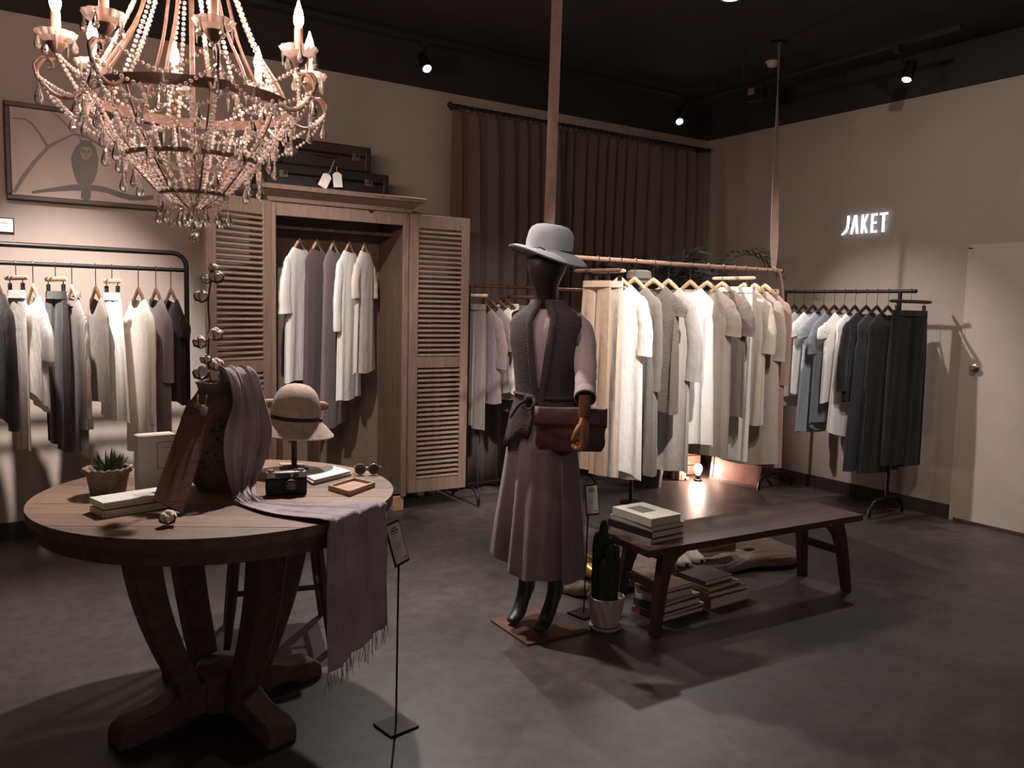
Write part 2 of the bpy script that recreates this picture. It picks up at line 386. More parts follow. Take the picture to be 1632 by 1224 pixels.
# ---------------------------------------------------------------- curtain
def curtain():
    M_cur = cloth('curtain_brown', (98, 82, 77), .12, sheen=.05, bump=.1)
    M_rod = plain('curtain_rod_black', (26, 21, 20), .5)
    zr = 2.89; yr = YB-.10; xa, xb = 2.97, 5.60
    t = thing('curtain_rod', 'black curtain rod with rings along the top of back wall', 'curtain rod', ((xa+xb)/2, yr, zr))
    L = (xb-xa)/2
    mk('rod', MB().tube([(-L-.02, 0, 0), (L+.02, 0, 0)], .012, 10), M_rod, t)
    for sx in (-1, 1):
        mk('finial', MB().ball((sx*(L+.03), 0, 0), .022, 10, 8), M_rod, t)
        mk('bracket', MB().box((sx*(L-.03), .05, 0), (.02, .1, .025)), M_rod, t)
    ring = MB().tube([(0, .019*math.cos(2*PI*k/12), -.006+.019*math.sin(2*PI*k/12)) for k in range(12)], .0035, 6, closed=True).mesh('ring', M_rod)
    n = 46
    for k in range(n): put('ring', ring, t, (-L+.04+(2*L-.08)*k/(n-1), 0, 0))
    rg = random.Random(3)
    for (x0, x1, lab) in ((xa, 4.0, 'dark brown pleated curtain panel behind the open wardrobe door'), (4.06, xb, 'dark brown pleated curtain panel next to the room corner')):
        nx = int((x1-x0)/.011); ph = [rg.uniform(0, 6) for _ in range(4)]; rows = []
        zs = [zr-.03, zr-.05, zr-.12, zr-.3, 2.2, 1.6, 1.0, .5, .02]
        for iz, z in enumerate(zs):
            amp = lerp(.016, .042, min(1, iz/5)); row = []
            for i in range(nx+1):
                x = x0+(x1-x0)*i/nx; u = (x-x0)/.125
                q = u+.35*math.sin(u*.7+ph[0])+.06*iz*math.sin(u*.31+ph[1])
                s_ = math.sin(2*PI*q); y = amp*(.75*s_+.25*math.sin(4*PI*q+ph[2])) + .012*math.sin(u*.9+ph[3])*iz/5
                row.append((x+.012*math.sin(4*PI*q)*iz/8-(x0+x1)/2, y, z))
            rows.append(row)
        o = mk('pleated_curtain', MB().loft(rows, closed=False), M_cur, None, ((x0+x1)/2, yr+.0, 0), solid=.004)
        tag(o, lab, 'curtain', 'brown curtain panels')
curtain()

# ================================================================== HANGERS AND GARMENTS
M_hwood = wood('hanger_pale_wood', (196, 160, 128), (216, 182, 150), 9, (1, 10, 10), .45)
M_hdark = wood('hanger_dark_wood', (84, 60, 48), (110, 80, 64), 9, (1, 10, 10), .45)
M_hblk = wood('hanger_black_wood', (40, 33, 30), (56, 46, 42), 9, (1, 10, 10), .45)
M_wire = plain('hook_steel', (92, 82, 76), .3, metal=.9)
M_clip = plain('clip_black', (24, 20, 20), .5)
FAB = {
 'white': cloth('linen_white', (228, 223, 218), .05), 'bright': cloth('cotton_white', (240, 236, 231), .04),
 'offwhite': cloth('linen_offwhite', (214, 204, 193), .07), 'cream': cloth('linen_cream', (194, 181, 167), .07),
 'beige': cloth('linen_beige', (168, 154, 143), .08), 'tan': cloth('satin_tan', (168, 143, 123), .1),
 'taupe': cloth('linen_taupe', (134, 120, 112), .1), 'grey': cloth('linen_grey', (124, 115, 109), .1),
 'crinkle': cloth('crinkle_grey', (112, 102, 96), .1, crinkle=60), 'darkgrey': cloth('wool_darkgrey', (82, 74, 72), .12),
 'charcoal': cloth('wool_charcoal', (58, 50, 49), .12), 'black': cloth('cotton_black', (36, 31, 30), .15),
 'mauve': cloth('linen_mauve', (124, 109, 110), .1), 'plum': cloth('linen_plum', (98, 80, 82), .1),
 'pink': cloth('cotton_dusty_pink', (158, 128, 118), .1), 'blue': cloth('chambray_blue', (150, 156, 164), .08),
 'bluegrey': cloth('cotton_bluegrey', (118, 120, 126), .08), 'denim': cloth('denim_black', (52, 52, 56), .15),
 'lightgrey': cloth('jersey_lightgrey', (168, 160, 155), .07), 'striped': None }
mt, nt, b = _new('striped_linen'); v = _coord(nt, (1, 1, 1)); wv = nt.nodes.new('ShaderNodeTexWave'); wv.inputs['Scale'].default_value = 28; wv.inputs['Distortion'].default_value = 1.5
nt.links.new(v, wv.inputs[0]); r = _ramp(nt, wv.outputs[1], lin((120, 110, 106)), lin((168, 158, 152))); nt.links.new(r.outputs[0], b.inputs[0]); b.inputs['Roughness'].default_value = .9
FAB['striped'] = mt

def hanger_mesh(mtl, hw, drop):
    # curved wooden shoulder bar in local x, neck at (0, 0, -drop)
    pts = []
    for i in range(13):
        u = -1+2*i/12; pts.append((u*hw, 0, -drop-.11*abs(u)**1.1-.004))
    return MB().tube(pts, [.010+.006*(1-abs(-1+2*i/12)) for i in range(13)], 8, flat=.42, up=(0, 0, 1)).mesh('hanger_bar', mtl)
def hook_mesh(drop, rr):
    R = rr+.0036                                   # wire runs round the outside of the rail
    p = [(R*math.cos(math.radians(x)), 0, R*math.sin(math.radians(x))) for x in range(-30, 211, 20)]
    p = p+[(-R*.62, 0, -R*1.05), (-R*.2, 0, -R*1.5), (0, 0, -R*1.95), (0, 0, -drop)]
    return MB().tube(p, .0022, 6, up=(0, 1, 0)).mesh('hook', M_wire)
HM = {}
def hanger(loc, rz, mtl, hw, drop, label, group, clips=False, span=.16, rr=.011, swivel=0):
    t = thing('clothes_hanger', label, 'hanger', loc, rz, group)
    k = (mtl.name, round(hw, 3), round(drop, 3), clips, rr)
    if k not in HM:
        if clips: bar = MB().tube([(-hw, 0, -drop), (-hw*.9, 0, -drop), (hw*.9, 0, -drop), (hw, 0, -drop)], [.007, .012, .012, .007], 8, flat=.7).mesh('hanger_bar', mtl)
        else: bar = hanger_mesh(mtl, hw, drop)
        HM[k] = (bar, hook_mesh(drop, rr))
    put('hanger_bar', HM[k][0], t); put('hook', HM[k][1], t, rot=(0, 0, -swivel))
    if clips:
        if 'clip' not in HM: HM['clip'] = MB().box((0, 0, -.022), (.022, .014, .034)).box((0, 0, .004), (.004, .004, .024)).mesh('clip', M_clip, False)
        for sx in (-1, 1): put('clip', HM['clip'], t, (sx*span, 0, -drop-.0205))
    return t
def ring_at(z, hw, hd, n, fold, ph, zf=None, cx=0, cy=0, sq=2.4):
    out = []
    for j in range(n):
        a = 2*PI*j/n; c, s = math.cos(a), math.sin(a)
        x = hw*math.copysign(abs(c)**(2/sq), c); y = hd*math.copysign(abs(s)**(2/sq), s)
        w_ = sum(A*math.sin(k*a+p) for (k, p), A in zip(ph, (1, .7, .5)))
        y += fold*w_*(1 if abs(s) > .12 else abs(s)/.12); x += fold*.35*w_*abs(c)
        out.append((cx+x, cy+y, z+(zf(x, y, a) if zf else 0)))
    return out
def garment(loc, rz, spec, label, hlabel, group, hgroup, hangmat):
    """spec: kind, fabric, length (m below the rail), half width shoulder, half width hem, sleeve kind, options"""
    rg = random.Random(spec.get('seed', 1)); kind = spec['kind']; fab = FAB[spec['fab']]
    drop = spec.get('drop', .105); L = spec['len']; hw = spec.get('hw', .2); hh = spec.get('hem', .25); hd = spec['hd']; T = spec['T']; fold = .27*hd; rr_ = spec['rr']; sw = spec['swivel']
    ph = [(rg.randint(3, 4), rg.uniform(0, 6)), (rg.randint(6, 8), rg.uniform(0, 6)), (rg.randint(10, 13), rg.uniform(0, 6))]
    t = thing(spec['name'], label, spec['cat'], loc, rz, group)
    n = 44
    if kind in ('pants', 'skirt'):
        hanger(loc, rz, hangmat, spec.get('bar', hw+.02), drop-.034, hlabel, hgroup, True, hw*.8, rr_, sw)
        z0 = -drop-.03
        if kind == 'skirt':
            rings = []
            for i in range(22):
                u = i/21; z = lerp(z0, -L, u); w_ = lerp(hw, hh, u**.8)
                zf = (lambda x, y, a: spec.get('hi', 0)*math.sin(a+1.0)+.008*math.sin(3*a)) if i == 21 else None
                rings.append(ring_at(z, w_, lerp(min(.014, hd), hd, min(1, u*2)), n, fold*min(1, .25+u*1.3), [(k, p+u*.8) for k, p in ph], zf))
            mk('skirt_body', MB().loft(rings), fab, t)
        else:
            for sx in (-1, 1):
                rings = []
                for i in range(24):
                    u = i/23; z = lerp(z0, -L+(.01*sx), u); q = min(1, u/.28)
                    rings.append(ring_at(z, lerp(hw*.52, hw*.6, q) if u < .28 else lerp(hw*.6, hh*.5, (u-.28)/.72), lerp(min(.012, hd), hd*.9, q) if u < .28 else lerp(hd*.9, hd*.85, (u-.28)/.72), 30, fold*.8*min(1, u*3), [(k, p+u*2+sx) for k, p in ph], None, sx*lerp(hw*.5, hw*.52, u), .08*hd*sx*q, 2.2))
                mk('trouser_leg', MB().loft(rings), fab, t)
        mk('waistband', MB().loft([ring_at(z0+.004, hw+.003, min(.016, T), 32, 0, ph), ring_at(z0-.035, hw*1.02+.003, min(.02, T), 32, 0, ph)]), fab, t)
        return t
    hb = hw-.05; hanger(loc, rz, hangmat, hb, drop, hlabel, hgroup, rr=rr_, swivel=sw)
    nk = min(spec.get('neck', .095), hb-.035); nd = spec.get('ndrop', .05); HL = lambda x: -drop-.11*(x/hb)**1.1-.004+.024; zt = HL(nk)
    rings = []; slope = (HL(nk)-HL(hb))*(hw-nk)/(hb-nk)
    steps = [0, .25, .55, .85, 1.0]
    for s_ in steps:
        z = zt-slope*s_-.006*(s_ > .9); w_ = lerp(nk, hw, s_)
        zf = None
        if s_ < 1:
            q = 1-s_
            zf = lambda x, y, a, q=q: -(nd if y > 0 else nd*.25)*q*max(0, 1-(x/nk)**2)
        rings.append(ring_at(z, w_, lerp(.021, .026, s_) if T > .026 else min(T, .021), n, 0, ph, zf, sq=2.0))
    za = zt-slope-.006; N = 20
    hilo = spec.get('hi', 0); sl = spec.get('slant', 0)
    for i in range(1, N+1):
        u = i/N; z = lerp(za, -L, u); w_ = lerp(hw*.97, hh, u**1.1) if u > .12 else lerp(hw, hw*.93, u/.12)
        if spec.get('waist'): w_ *= 1-spec['waist']*math.exp(-((u-.35)/.13)**2)
        k = (u**2)
        zf = lambda x, y, a, k=k: k*(hilo*math.sin(a+.4)+sl*x/hh+.007*math.sin(3*a+ph[0][1]))
        rings.append(ring_at(z, w_, lerp(min(.026, T), hd, min(1, u*2.2)), n, fold*min(1, .15+u*1.3), [(kk, p+u*1.1) for kk, p in ph], zf))
    body = mk('garment_body', MB().loft(rings), fab, t)
    sk = spec.get('sleeve', 'none'); SL = {'none': 0, 'cap': .1, 'short': .22, 'elbow': .34, 'long': .56}[sk]*spec.get('sl', 1)
    if SL:
        for sx in (-1, 1):
            out = spec.get('out', .045)+rg.uniform(-.012, .012); fw = rg.uniform(-.003, .003); cw = spec.get('cuff', .05)
            P = smooth_path([(sx*(hw-.038), 0, za-.004), (sx*(hw-.022), 0, za-.016), (sx*(hw-.008), 0, za-.045-.1*SL), (sx*(hw-.02+out*.7), fw*.5, za-.55*SL), (sx*(hw-.02+out*.6), fw, za-SL)], 5)
            n_ = len(P); rr = []
            for i in range(n_):
                u = i/(n_-1); rr.append((lerp(.022, .046, min(1, u*3)) if u < .34 else lerp(.046, cw, (u-.34)/.66))*(1+.04*math.sin(i*1.9+ph[0][1])))
            m_ = MB().tube(P, rr, 20, caps=False, flat=min(.45, .85*T/max(rr)), up=(sx, 0, 0))
            s_ = mk('sleeve', m_, fab, t)
            sr = [[tuple(p) for p in m_.v[-20:]]]
            if spec.get('cuffs'):
                cz = sum(p[2] for p in sr[-1])/20; cx = sum(p[0] for p in sr[-1])/20
                mk('cuff', MB().loft([ring_at(cz+.05, spec.get('cuff', .05)+.004, min(.03, T*.95), 20, 0, ph, None, cx, fw), ring_at(cz-.004, spec.get('cuff', .05)+.005, min(.03, T*.95), 20, 0, ph, None, cx, fw)]), fab, s_)
    if spec.get('collar'):
        cr = []
        for q, (dz, g) in enumerate(((.002, .0), (.026, .004), (.029, .012), (.0, .018))):
            cr.append([(math.cos(a)*(nk+g), math.sin(a)*min(.021+g*.5, T), zt+dz-(nd*.9 if math.sin(a) > .25 else 0)) for a in [2*PI*j/28 for j in range(28)]])
        mk('collar', MB().loft(cr), fab, t)
    if spec.get('placket'):
        m2 = MB(); zz = zt-nd-.02
        while zz > -min(L, .75)+.03:
            u = (za-zz)/(L+za); m2.ball((0, min(T-.003, lerp(.026, hd, min(1, max(0, u)*2.2))), zz), .005, 6, 4); zz -= .085
        mk('buttons', m2, M_clip if spec['placket'] == 'dark' else M_hwood, t)
    if spec.get('seam'):
        m2 = MB(); pts = []
        for i in range(5, len(rings)):
            best = min(rings[i], key=lambda p: abs(p[0]-spec['seam']*hh)+(0 if p[1] > 0 else 9)); pts.append((best[0], best[1]+.003, best[2]))
        mk('piping', m2.tube(pts, .0022, 5), FAB['white'], t)
    if spec.get('pocket'):
        pz = lerp(za, -L, .5)
        for sx in (-.45, .45):
            m2 = MB(); m2.box((sx*hw, hd+.012, pz), (.1, .004, .11)); mk('pocket', m2, fab, t, bevel=.002)
    return t

def pr_rail(px, py, axis, val): return hit(px, py, axis, val)
def fill_rail(items, axis, val, zr, base_rz, where, group, hgroup, rr, yaw, stops=(), py=430, xs=None):
    """items: (hook px, hem py, options, description). All hang parallel at one yaw; each is as thick as its gap allows."""
    al = 1-axis; pos_ = [hit(it[0], py, axis, val)[al] if xs is None else xs[i] for i, it in enumerate(items)]; block = pos_+list(stops)
    for i, (px, hem, spec, desc) in enumerate(items):
        gap = min(abs(pos_[i]-q) for j, q in enumerate(block) if j != i)
        s = dict(spec); T = min(.46*gap*math.cos(yaw)-.003, .07); s['T'] = T; s['hd'] = T/1.62; s['rr'] = rr; s['swivel'] = yaw
        loc = [0, 0, zr]; loc[axis] = val; loc[al] = pos_[i]; s['len'] = zr-hit(px, hem, axis, val).z; s.setdefault('seed', i*7+len(where))
        s.setdefault('name', {'dress': 'hanging_dress', 'top': 'hanging_blouse', 'pants': 'hanging_trousers', 'skirt': 'hanging_skirt', 'shirt': 'hanging_shirt', 'coat': 'hanging_coat'}[s['k']])
        s.setdefault('cat', {'dress': 'dress', 'top': 'top', 'pants': 'trousers', 'skirt': 'skirt', 'shirt': 'shirt', 'coat': 'coat'}[s['k']])
        s['kind'] = s['k'] if s['k'] in ('pants', 'skirt') else 'body'
        pos = '%s from left on %s' % (ORD[i], where); hm = s.get('hm', M_hwood)
        garment(Vector(loc), base_rz+yaw, s, '%s, %s' % (desc, pos), '%s hanger of the garment %s' % ('wooden clip' if s['kind'] != 'body' else 'wooden', pos), group, hgroup, hm)
def D(k, fab, **o): o.update(k=k, fab=fab); return o

# ================================================================== RACKS
# ---- left rack in front of the back wall
YL = 4.72
zr = ony(297, 431, YL).z; ztp = ony(270, 403, YL).z; xr = ony(297, 431, YL).x; xl = xr-1.75
t = thing('clothes_rack', 'black tubular clothes rack with rounded corner under the owl print', 'clothes rack', ((xl+xr)/2, YL, 0))
hx = (xr-xl)/2; c = .07
loop = [(-hx, 0, .03), (-hx, 0, .6), (-hx, 0, ztp-c)]+[(-hx+c-c*math.cos(a), 0, ztp-c+c*math.sin(a)) for a in (.4, .8, 1.2)]+[(-hx+c, 0, ztp)]
loop = loop+[(-x, y, z) for x, y, z in reversed(loop)]
mk('frame_tube', MB().tube(loop, .0135, 10), M_blackmetal, t)
mk('hanging_rail', MB().tube([(-hx, 0, zr), (hx, 0, zr)], .011, 10), M_blackmetal, t)
for sx in (-1, 1): mk('foot', MB().tube([(sx*hx, -.25, .014), (sx*hx, .25, .014)], .014, 10), M_blackmetal, t)
LK = [
 (-4, 668, D('coat', 'charcoal', hw=.2, hem=.26, sleeve='long', hm=M_hdark), 'long charcoal coat with sleeves'),
 (25, 712, D('skirt', 'offwhite', hw=.14, hem=.15, bar=.2), 'long off-white skirt clipped by its waist'),
 (52, 640, D('shirt', 'bright', hw=.19, hem=.19, sleeve='short', cuff=.075, hi=.04, out=.06), 'bright white loose shirt with wide short sleeves'),
 (88, 712, D('pants', 'charcoal', hw=.15, hem=.17, bar=.17), 'charcoal trousers clipped at the waist'),
 (114, 716, D('shirt', 'striped', hw=.17, hem=.17, sleeve='long', cuffs=1, out=.03, collar=1), 'grey striped long shirt with rolled sleeves'),
 (152, 640, D('top', 'taupe', hw=.16, hem=.17, neck=.09, ndrop=.09, hm=M_hdark), 'taupe sleeveless top with narrow straps'),
 (178, 667, D('skirt', 'bright', hw=.1, hem=.2, bar=.12, fold=.014), 'bright white flared skirt clipped by its waist'),
 (220, 722, D('dress', 'offwhite', hw=.17, hem=.19, sleeve='long', hm=M_hdark, cuff=.035, out=.02), 'long off-white dress with long sleeves'),
 (248, 690, D('dress', 'mauve', hw=.16, hem=.17, sleeve='elbow', hm=M_hdark, out=.02), 'mauve grey dress with half sleeves'),
 (272, 640, D('top', 'black', hw=.16, hem=.15, sleeve='cap', ndrop=.08, hm=M_hdark), 'black long top with cap sleeves'),
]
fill_rail(LK, 1, YL, zr, PI/2, 'owl print rack', 'clothes on the rack under the owl print', 'hangers on the rack under the owl print', .011, math.radians(12), (xr,))

# ---- rack in front of the curtain
YC = 5.06; zr = ony(800, 457, YC).z; xa = ony(742, 455, YC).x; xb = xa+1.13
M_copper = plain('copper_tube', (120, 84, 68), .35, metal=.7)
t = thing('clothes_rack', 'slim dark copper clothes rack in front of the brown curtain', 'clothes rack', ((xa+xb)/2, YC, 0)); hx = (xb-xa)/2
mk('hanging_rail', MB().tube([(-hx, 0, zr), (hx, 0, zr)], .011, 10), M_copper, t)
for sx in (-1, 1):
    x = sx*(hx-.03)
    mk('post', MB().tube([(x, 0, .12), (x, 0, zr)], .012, 10), M_blackmetal, t)
    mk('arched_foot', MB().tube(smooth_path([(x, -.19, .012), (x, -.17, .08), (x, -.1, .12), (x, .1, .12), (x, .17, .08), (x, .19, .012)], 4), .012, 8), M_blackmetal, t)
mk('lower_bar', MB().tube([(-hx+.03, 0, .13), (hx-.03, 0, .13)], .009, 8), M_blackmetal, t)
CK = [
 (757, 680, D('pants', 'grey', hw=.11, hem=.13), 'narrow grey trousers'),
 (770, 640, D('shirt', 'mauve', hw=.18, hem=.2, sleeve='elbow', hm=M_hdark), 'mauve shirt with half sleeves'),
 (783, 622, D('top', 'taupe', hw=.19, hem=.2, sleeve='short', cuff=.07, hm=M_hdark), 'taupe tee with wide short sleeves'),
 (796, 626, D('shirt', 'offwhite', hw=.2, hem=.21, hi=.04, sleeve='elbow', hm=M_hdark), 'off-white blouse with curved hem'),
 (810, 625, D('shirt', 'white', hw=.2, hem=.2, sleeve='long', hm=M_hdark, collar=1, placket='pale'), 'white button shirt with long sleeves'),
 (824, 655, D('skirt', 'grey', hw=.15, hem=.19, hm=M_hdark), 'grey skirt clipped by its waist'),
 (839, 645, D('top', 'mauve', hw=.18, hem=.19, sleeve='short', hm=M_hdark), 'dusky mauve top with short sleeves'),
]
fill_rail(CK, 1, YC, zr, PI/2, 'curtain rack', 'clothes on the rack before the curtain', 'hangers on the rack before the curtain', .011, math.radians(16), (xa+.03,))

# ---- rail slung from the ceiling on leather straps
YS = 3.90
za_, zb_ = ony(905, 412, YS), ony(1245, 430, YS)
zr = (za_.z+zb_.z)/2; xa, xb = ony(868, 410, YS).x, zb_.x
M_dowel = wood('dowel_wood', (128, 96, 80), (152, 116, 98), 10, (1, 12, 12), .4)
t = thing('hanging_rail', 'wooden dowel rail slung from ceiling carrying the pale dresses', 'clothes rail', ((xa+xb)/2, YS, zr))
mk('dowel', MB().tube([(xa-t.location.x, 0, 0), (xb-t.location.x, 0, 0)], .0135, 12), M_dowel, t)
mk('end_cap', MB().tube([(xb-t.location.x, 0, 0), (xb-t.location.x+.012, 0, 0)], .016, 12), M_wire, t)
M_leather = plain('strap_leather', (128, 102, 90), .6, var=.15, scale=18, bump=.1)
def strap(px0, px1, py1, wid, tw, label):
    bot = ony(px1, py1, YS); top = ony(px0, 0, YS); x1 = bot.x; x0 = bot.x+(top.x-bot.x)*(CH-zr)/(top.z-zr)
    t = thing('leather_strap', label, 'strap', (x1, YS, zr))
    rows = []
    for i in range(25):
        u = i/24; a = lerp(tw[0], tw[1], u); hw = wid/2*(1-.45*max(0, 1-u*10)); z = lerp(.0165, CH-zr, u); x = lerp(0, x0-x1, u)
        ux, uy = math.cos(a), math.sin(a); nx, ny = -uy*.003, ux*.003
        rows.append([(x-ux*hw-nx, -uy*hw-ny, z), (x+ux*hw-nx, uy*hw-ny, z), (x+ux*hw+nx, uy*hw+ny, z), (x-ux*hw+nx, -uy*hw+ny, z)])
    mk('strap_band', MB().loft(rows, True, True, True), M_leather, t, ang=30)
    mk('strap_loop', MB().tube([(0, .0205*math.cos(2*PI*k/14), .0205*math.sin(2*PI*k/14)) for k in range(14)], .0158, 6, closed=True, flat=.285), M_leather, t)
    mk('ceiling_plate', MB().box((x0-x1, 0, CH-zr-.006), (.1, .06, .012)), M_blackmetal, t); return t
strap(888, 874, 404, .062, (-.6, -.6), 'wide tan leather strap hanging from ceiling behind the grey felt hat')
tail = strap(1243, 1233, 427, .058, (-.75, 1.0), 'twisted brown leather strap hanging from ceiling at the dresses end')
mk('strap_tail', MB().tube(smooth_path([(.0, -.034, .012), (.03, -.036, -.02), (.06, -.036, -.1), (.08, -.036, -.2), (.085, -.036, -.26)], 4), .011, 6, flat=.18), M_leather, tail)
SK = [
 (952, 750, D('pants', 'tan', hw=.11, hem=.14, bar=.19, hm=M_hdark, name='hanging_trousers'), 'shiny tan trousers on a reddish clip hanger'),
 (969, 752, D('pants', 'cream', hw=.12, hem=.15), 'cream wide trousers'),
 (988, 752, D('dress', 'bright', hw=.2, hem=.23, sleeve='elbow', cuff=.06, hi=.03, out=.06), 'bright white dress with gathered sleeves and curved hem'),
 (1012, 748, D('dress', 'grey', hw=.19, hem=.22, sleeve='long', cuff=.035), 'pale grey linen dress with long narrow sleeves'),
 (1042, 653, D('dress', 'crinkle', hw=.21, hem=.22, ndrop=.09, sleeve='cap'), 'grey crinkled knee dress with low neck'),
 (1066, 744, D('dress', 'lightgrey', hw=.19, hem=.21, sleeve='long', cuff=.06, sl=.9, out=.07), 'light grey long shirt dress with wide cuffs'),
 (1101, 702, D('dress', 'bright', hw=.19, hem=.22, neck=.09, ndrop=.03), 'crisp white sleeveless dress with square neck'),
 (1128, 722, D('dress', 'beige', hw=.2, hem=.22, sleeve='short', cuff=.065), 'beige dress with short sleeves'),
 (1152, 660, D('dress', 'taupe', hw=.2, hem=.22, sleeve='short', cuff=.07), 'taupe shorter dress with short sleeves'),
 (1170, 726, D('pants', 'white', hw=.15, hem=.18), 'white trousers'),
 (1187, 672, D('top', 'cream', hw=.2, hem=.2, sleeve='elbow', collar=1, cuff=.055), 'cream hooded tunic'),
 (1204, 730, D('dress', 'beige', hw=.2, hem=.25, sleeve='elbow', sl=1.15, hi=-.03, cuff=.055), 'sand coloured dress with three quarter sleeves'),
 (1221, 738, D('coat', 'pink', hw=.18, hem=.2, sleeve='long', collar=1, out=.02), 'dusty pink long coat'),
]
fill_rail(SK, 1, YS, zr, PI/2, 'slung wooden rail', 'clothes on the slung wooden rail', 'hangers on the slung wooden rail', .0135, math.radians(9), (tail.location.x,))

# ---- rack along the right wall
XK = 5.36; e0, e1 = onx(1250, 466, XK), onx(1458, 463, XK); zr = (e0.z+e1.z)/2
t = thing('clothes_rack', 'black pole rack with arched feet standing along the right wall', 'clothes rack', (XK, (e0.y+e1.y)/2, 0)); hy = (e0.y-e1.y)/2
mk('hanging_rail', MB().tube([(0, -hy, zr), (0, hy, zr)], .0125, 10), M_blackmetal, t)
for sy in (-1, 1): mk('rail_knob', MB().ball((0, sy*(hy+.004), zr), .0155, 10, 8), M_blackmetal, t)
YK = t.location.y; PK = [onx(1435, 464, XK).y-YK, hy-.012]
for y in PK:
    mk('post', MB().tube([(0, y, .13), (0, y, zr)], .0135, 10), M_blackmetal, t)
    mk('arched_foot', MB().tube(smooth_path([(-.2, y, .013), (-.185, y, .08), (-.11, y, .13), (.11, y, .13), (.185, y, .08), (.2, y, .013)], 4), .0135, 8), M_blackmetal, t)
RK = [
 (1267, 575, D('top', 'plum', hw=.18, hem=.18, sleeve='short', hm=M_hblk), 'dark plum top'),
 (1282, 640, D('top', 'lightgrey', hw=.19, hem=.21, hi=.05, hm=M_hblk), 'light grey top with dipped curved hem'),
 (1297, 627, D('top', 'white', hw=.19, hem=.19, sleeve='cap', hm=M_hblk), 'white tee with cap sleeves'),
 (1314, 688, D('dress', 'blue', hw=.19, hem=.23, sleeve='cap', out=.06, hm=M_hblk), 'light blue dress with cap sleeves'),
 (1331, 680, D('shirt', 'bluegrey', hw=.19, hem=.2, hi=.04, sleeve='short', hm=M_hblk), 'blue grey blouse with dipped hem'),
 (1347, 642, D('top', 'white', hw=.19, hem=.19, sleeve='cap', out=.06, hm=M_hblk), 'white tee with wide neck'),
 (1364, 700, D('top', 'white', hw=.18, hem=.22, slant=.06, hm=M_hblk), 'white tunic with pointed slanting hem'),
 (1382, 640, D('shirt', 'black', hw=.2, hem=.2, sleeve='long', sl=.85, hm=M_hblk), 'black long sleeved shirt'),
 (1399, 750, D('dress', 'denim', hw=.19, hem=.25, hm=M_hblk), 'dark denim sleeveless dress'),
 (1417, 755, D('dress', 'black', hw=.19, hem=.22, seam=-.5, hm=M_hblk), 'black long dress with white piped seam'),
 (1453, 745, D('pants', 'black', hw=.18, hem=.23, bar=.22, hm=M_hblk), 'black wide trousers'),
]
fill_rail(RK, 0, XK, zr, PI, 'right wall rack', 'clothes on the rack by the right wall', 'hangers on the rack by the right wall', .0125, math.radians(-5), [YK+p for p in PK], 464)

# ================================================================== WARDROBE
YW = 5.05; xw0, xw1 = 1.50, 2.44; zw = 2.04
M_oak = wood('wardrobe_oak', (108, 88, 76), (132, 109, 95), 5, (7, 7, .8), .5)
M_oakd = wood('wardrobe_oak_inside', (88, 70, 60), (106, 86, 74), 5, (7, 7, .8), .6)
t = thing('wardrobe', 'oak wardrobe with two open louvred doors and moulded cornice', 'wardrobe', ((xw0+xw1)/2, YW, 0))
W = (xw1-xw0)/2; dep = YB-.02-YW-.005
for sx in (-1, 1): mk('side_panel', MB().box((sx*(W-.012), dep/2, (.1+zw)/2), (.024, dep, zw-.1)), M_oakd, t, bevel=.002)
mk('back_panel', MB().box((0, dep-.006, (.1+zw)/2), (2*W-.05, .012, zw-.1)), plain('wardrobe_back', (108, 92, 82), .7, var=.1), t)
mk('bottom_shelf', MB().box((0, dep/2, .13), (2*W-.05, dep-.02, .03)), M_oakd, t)
mk('top_panel', MB().box((0, dep/2, zw-.012), (2*W-.05, dep-.02, .024)), M_oakd, t)
for sx in (-1, 1): mk('face_stile', MB().box((sx*(W-.02), -.012, (.1+zw)/2), (.04, .022, zw-.1)), M_oak, t, bevel=.003)
mk('face_rail', MB().box((0, -.012, zw-.045), (2*W-.082, .022, .09)), M_oak, t, bevel=.003)
for sx in (-1, 1):
    for y in (.03, dep-.04): mk('foot', MB().box((sx*(W-.05), y, .05), (.08, .07, .1)), wood('pale_pine', (164, 130, 102), (186, 152, 122), 6), t, bevel=.004)
cor = []
for (o, z) in ((.012, zw-.005), (.02, zw+.02), (.045, zw+.04), (.06, zw+.055), (.085, zw+.06), (.09, zw+.085), (.075, zw+.09)):
    cor.append([(-W-o, -.024-o, z), (W+o, -.024-o, z), (W+o, dep, z), (-W-o, dep, z)])
mk('cornice', MB().loft(cor, True, True, True), M_oak, t, smooth=False)
mk('cornice_magnet', MB().box((.19, -.026, zw-.012), (.022, .02, .02)), M_clip, t, bevel=.003)
ZRW = zw-.14
mk('hanging_bar', MB().tube([(-W+.024, dep*.46, ZRW), (W-.024, dep*.46, ZRW)], .012, 10), M_oakd, t)
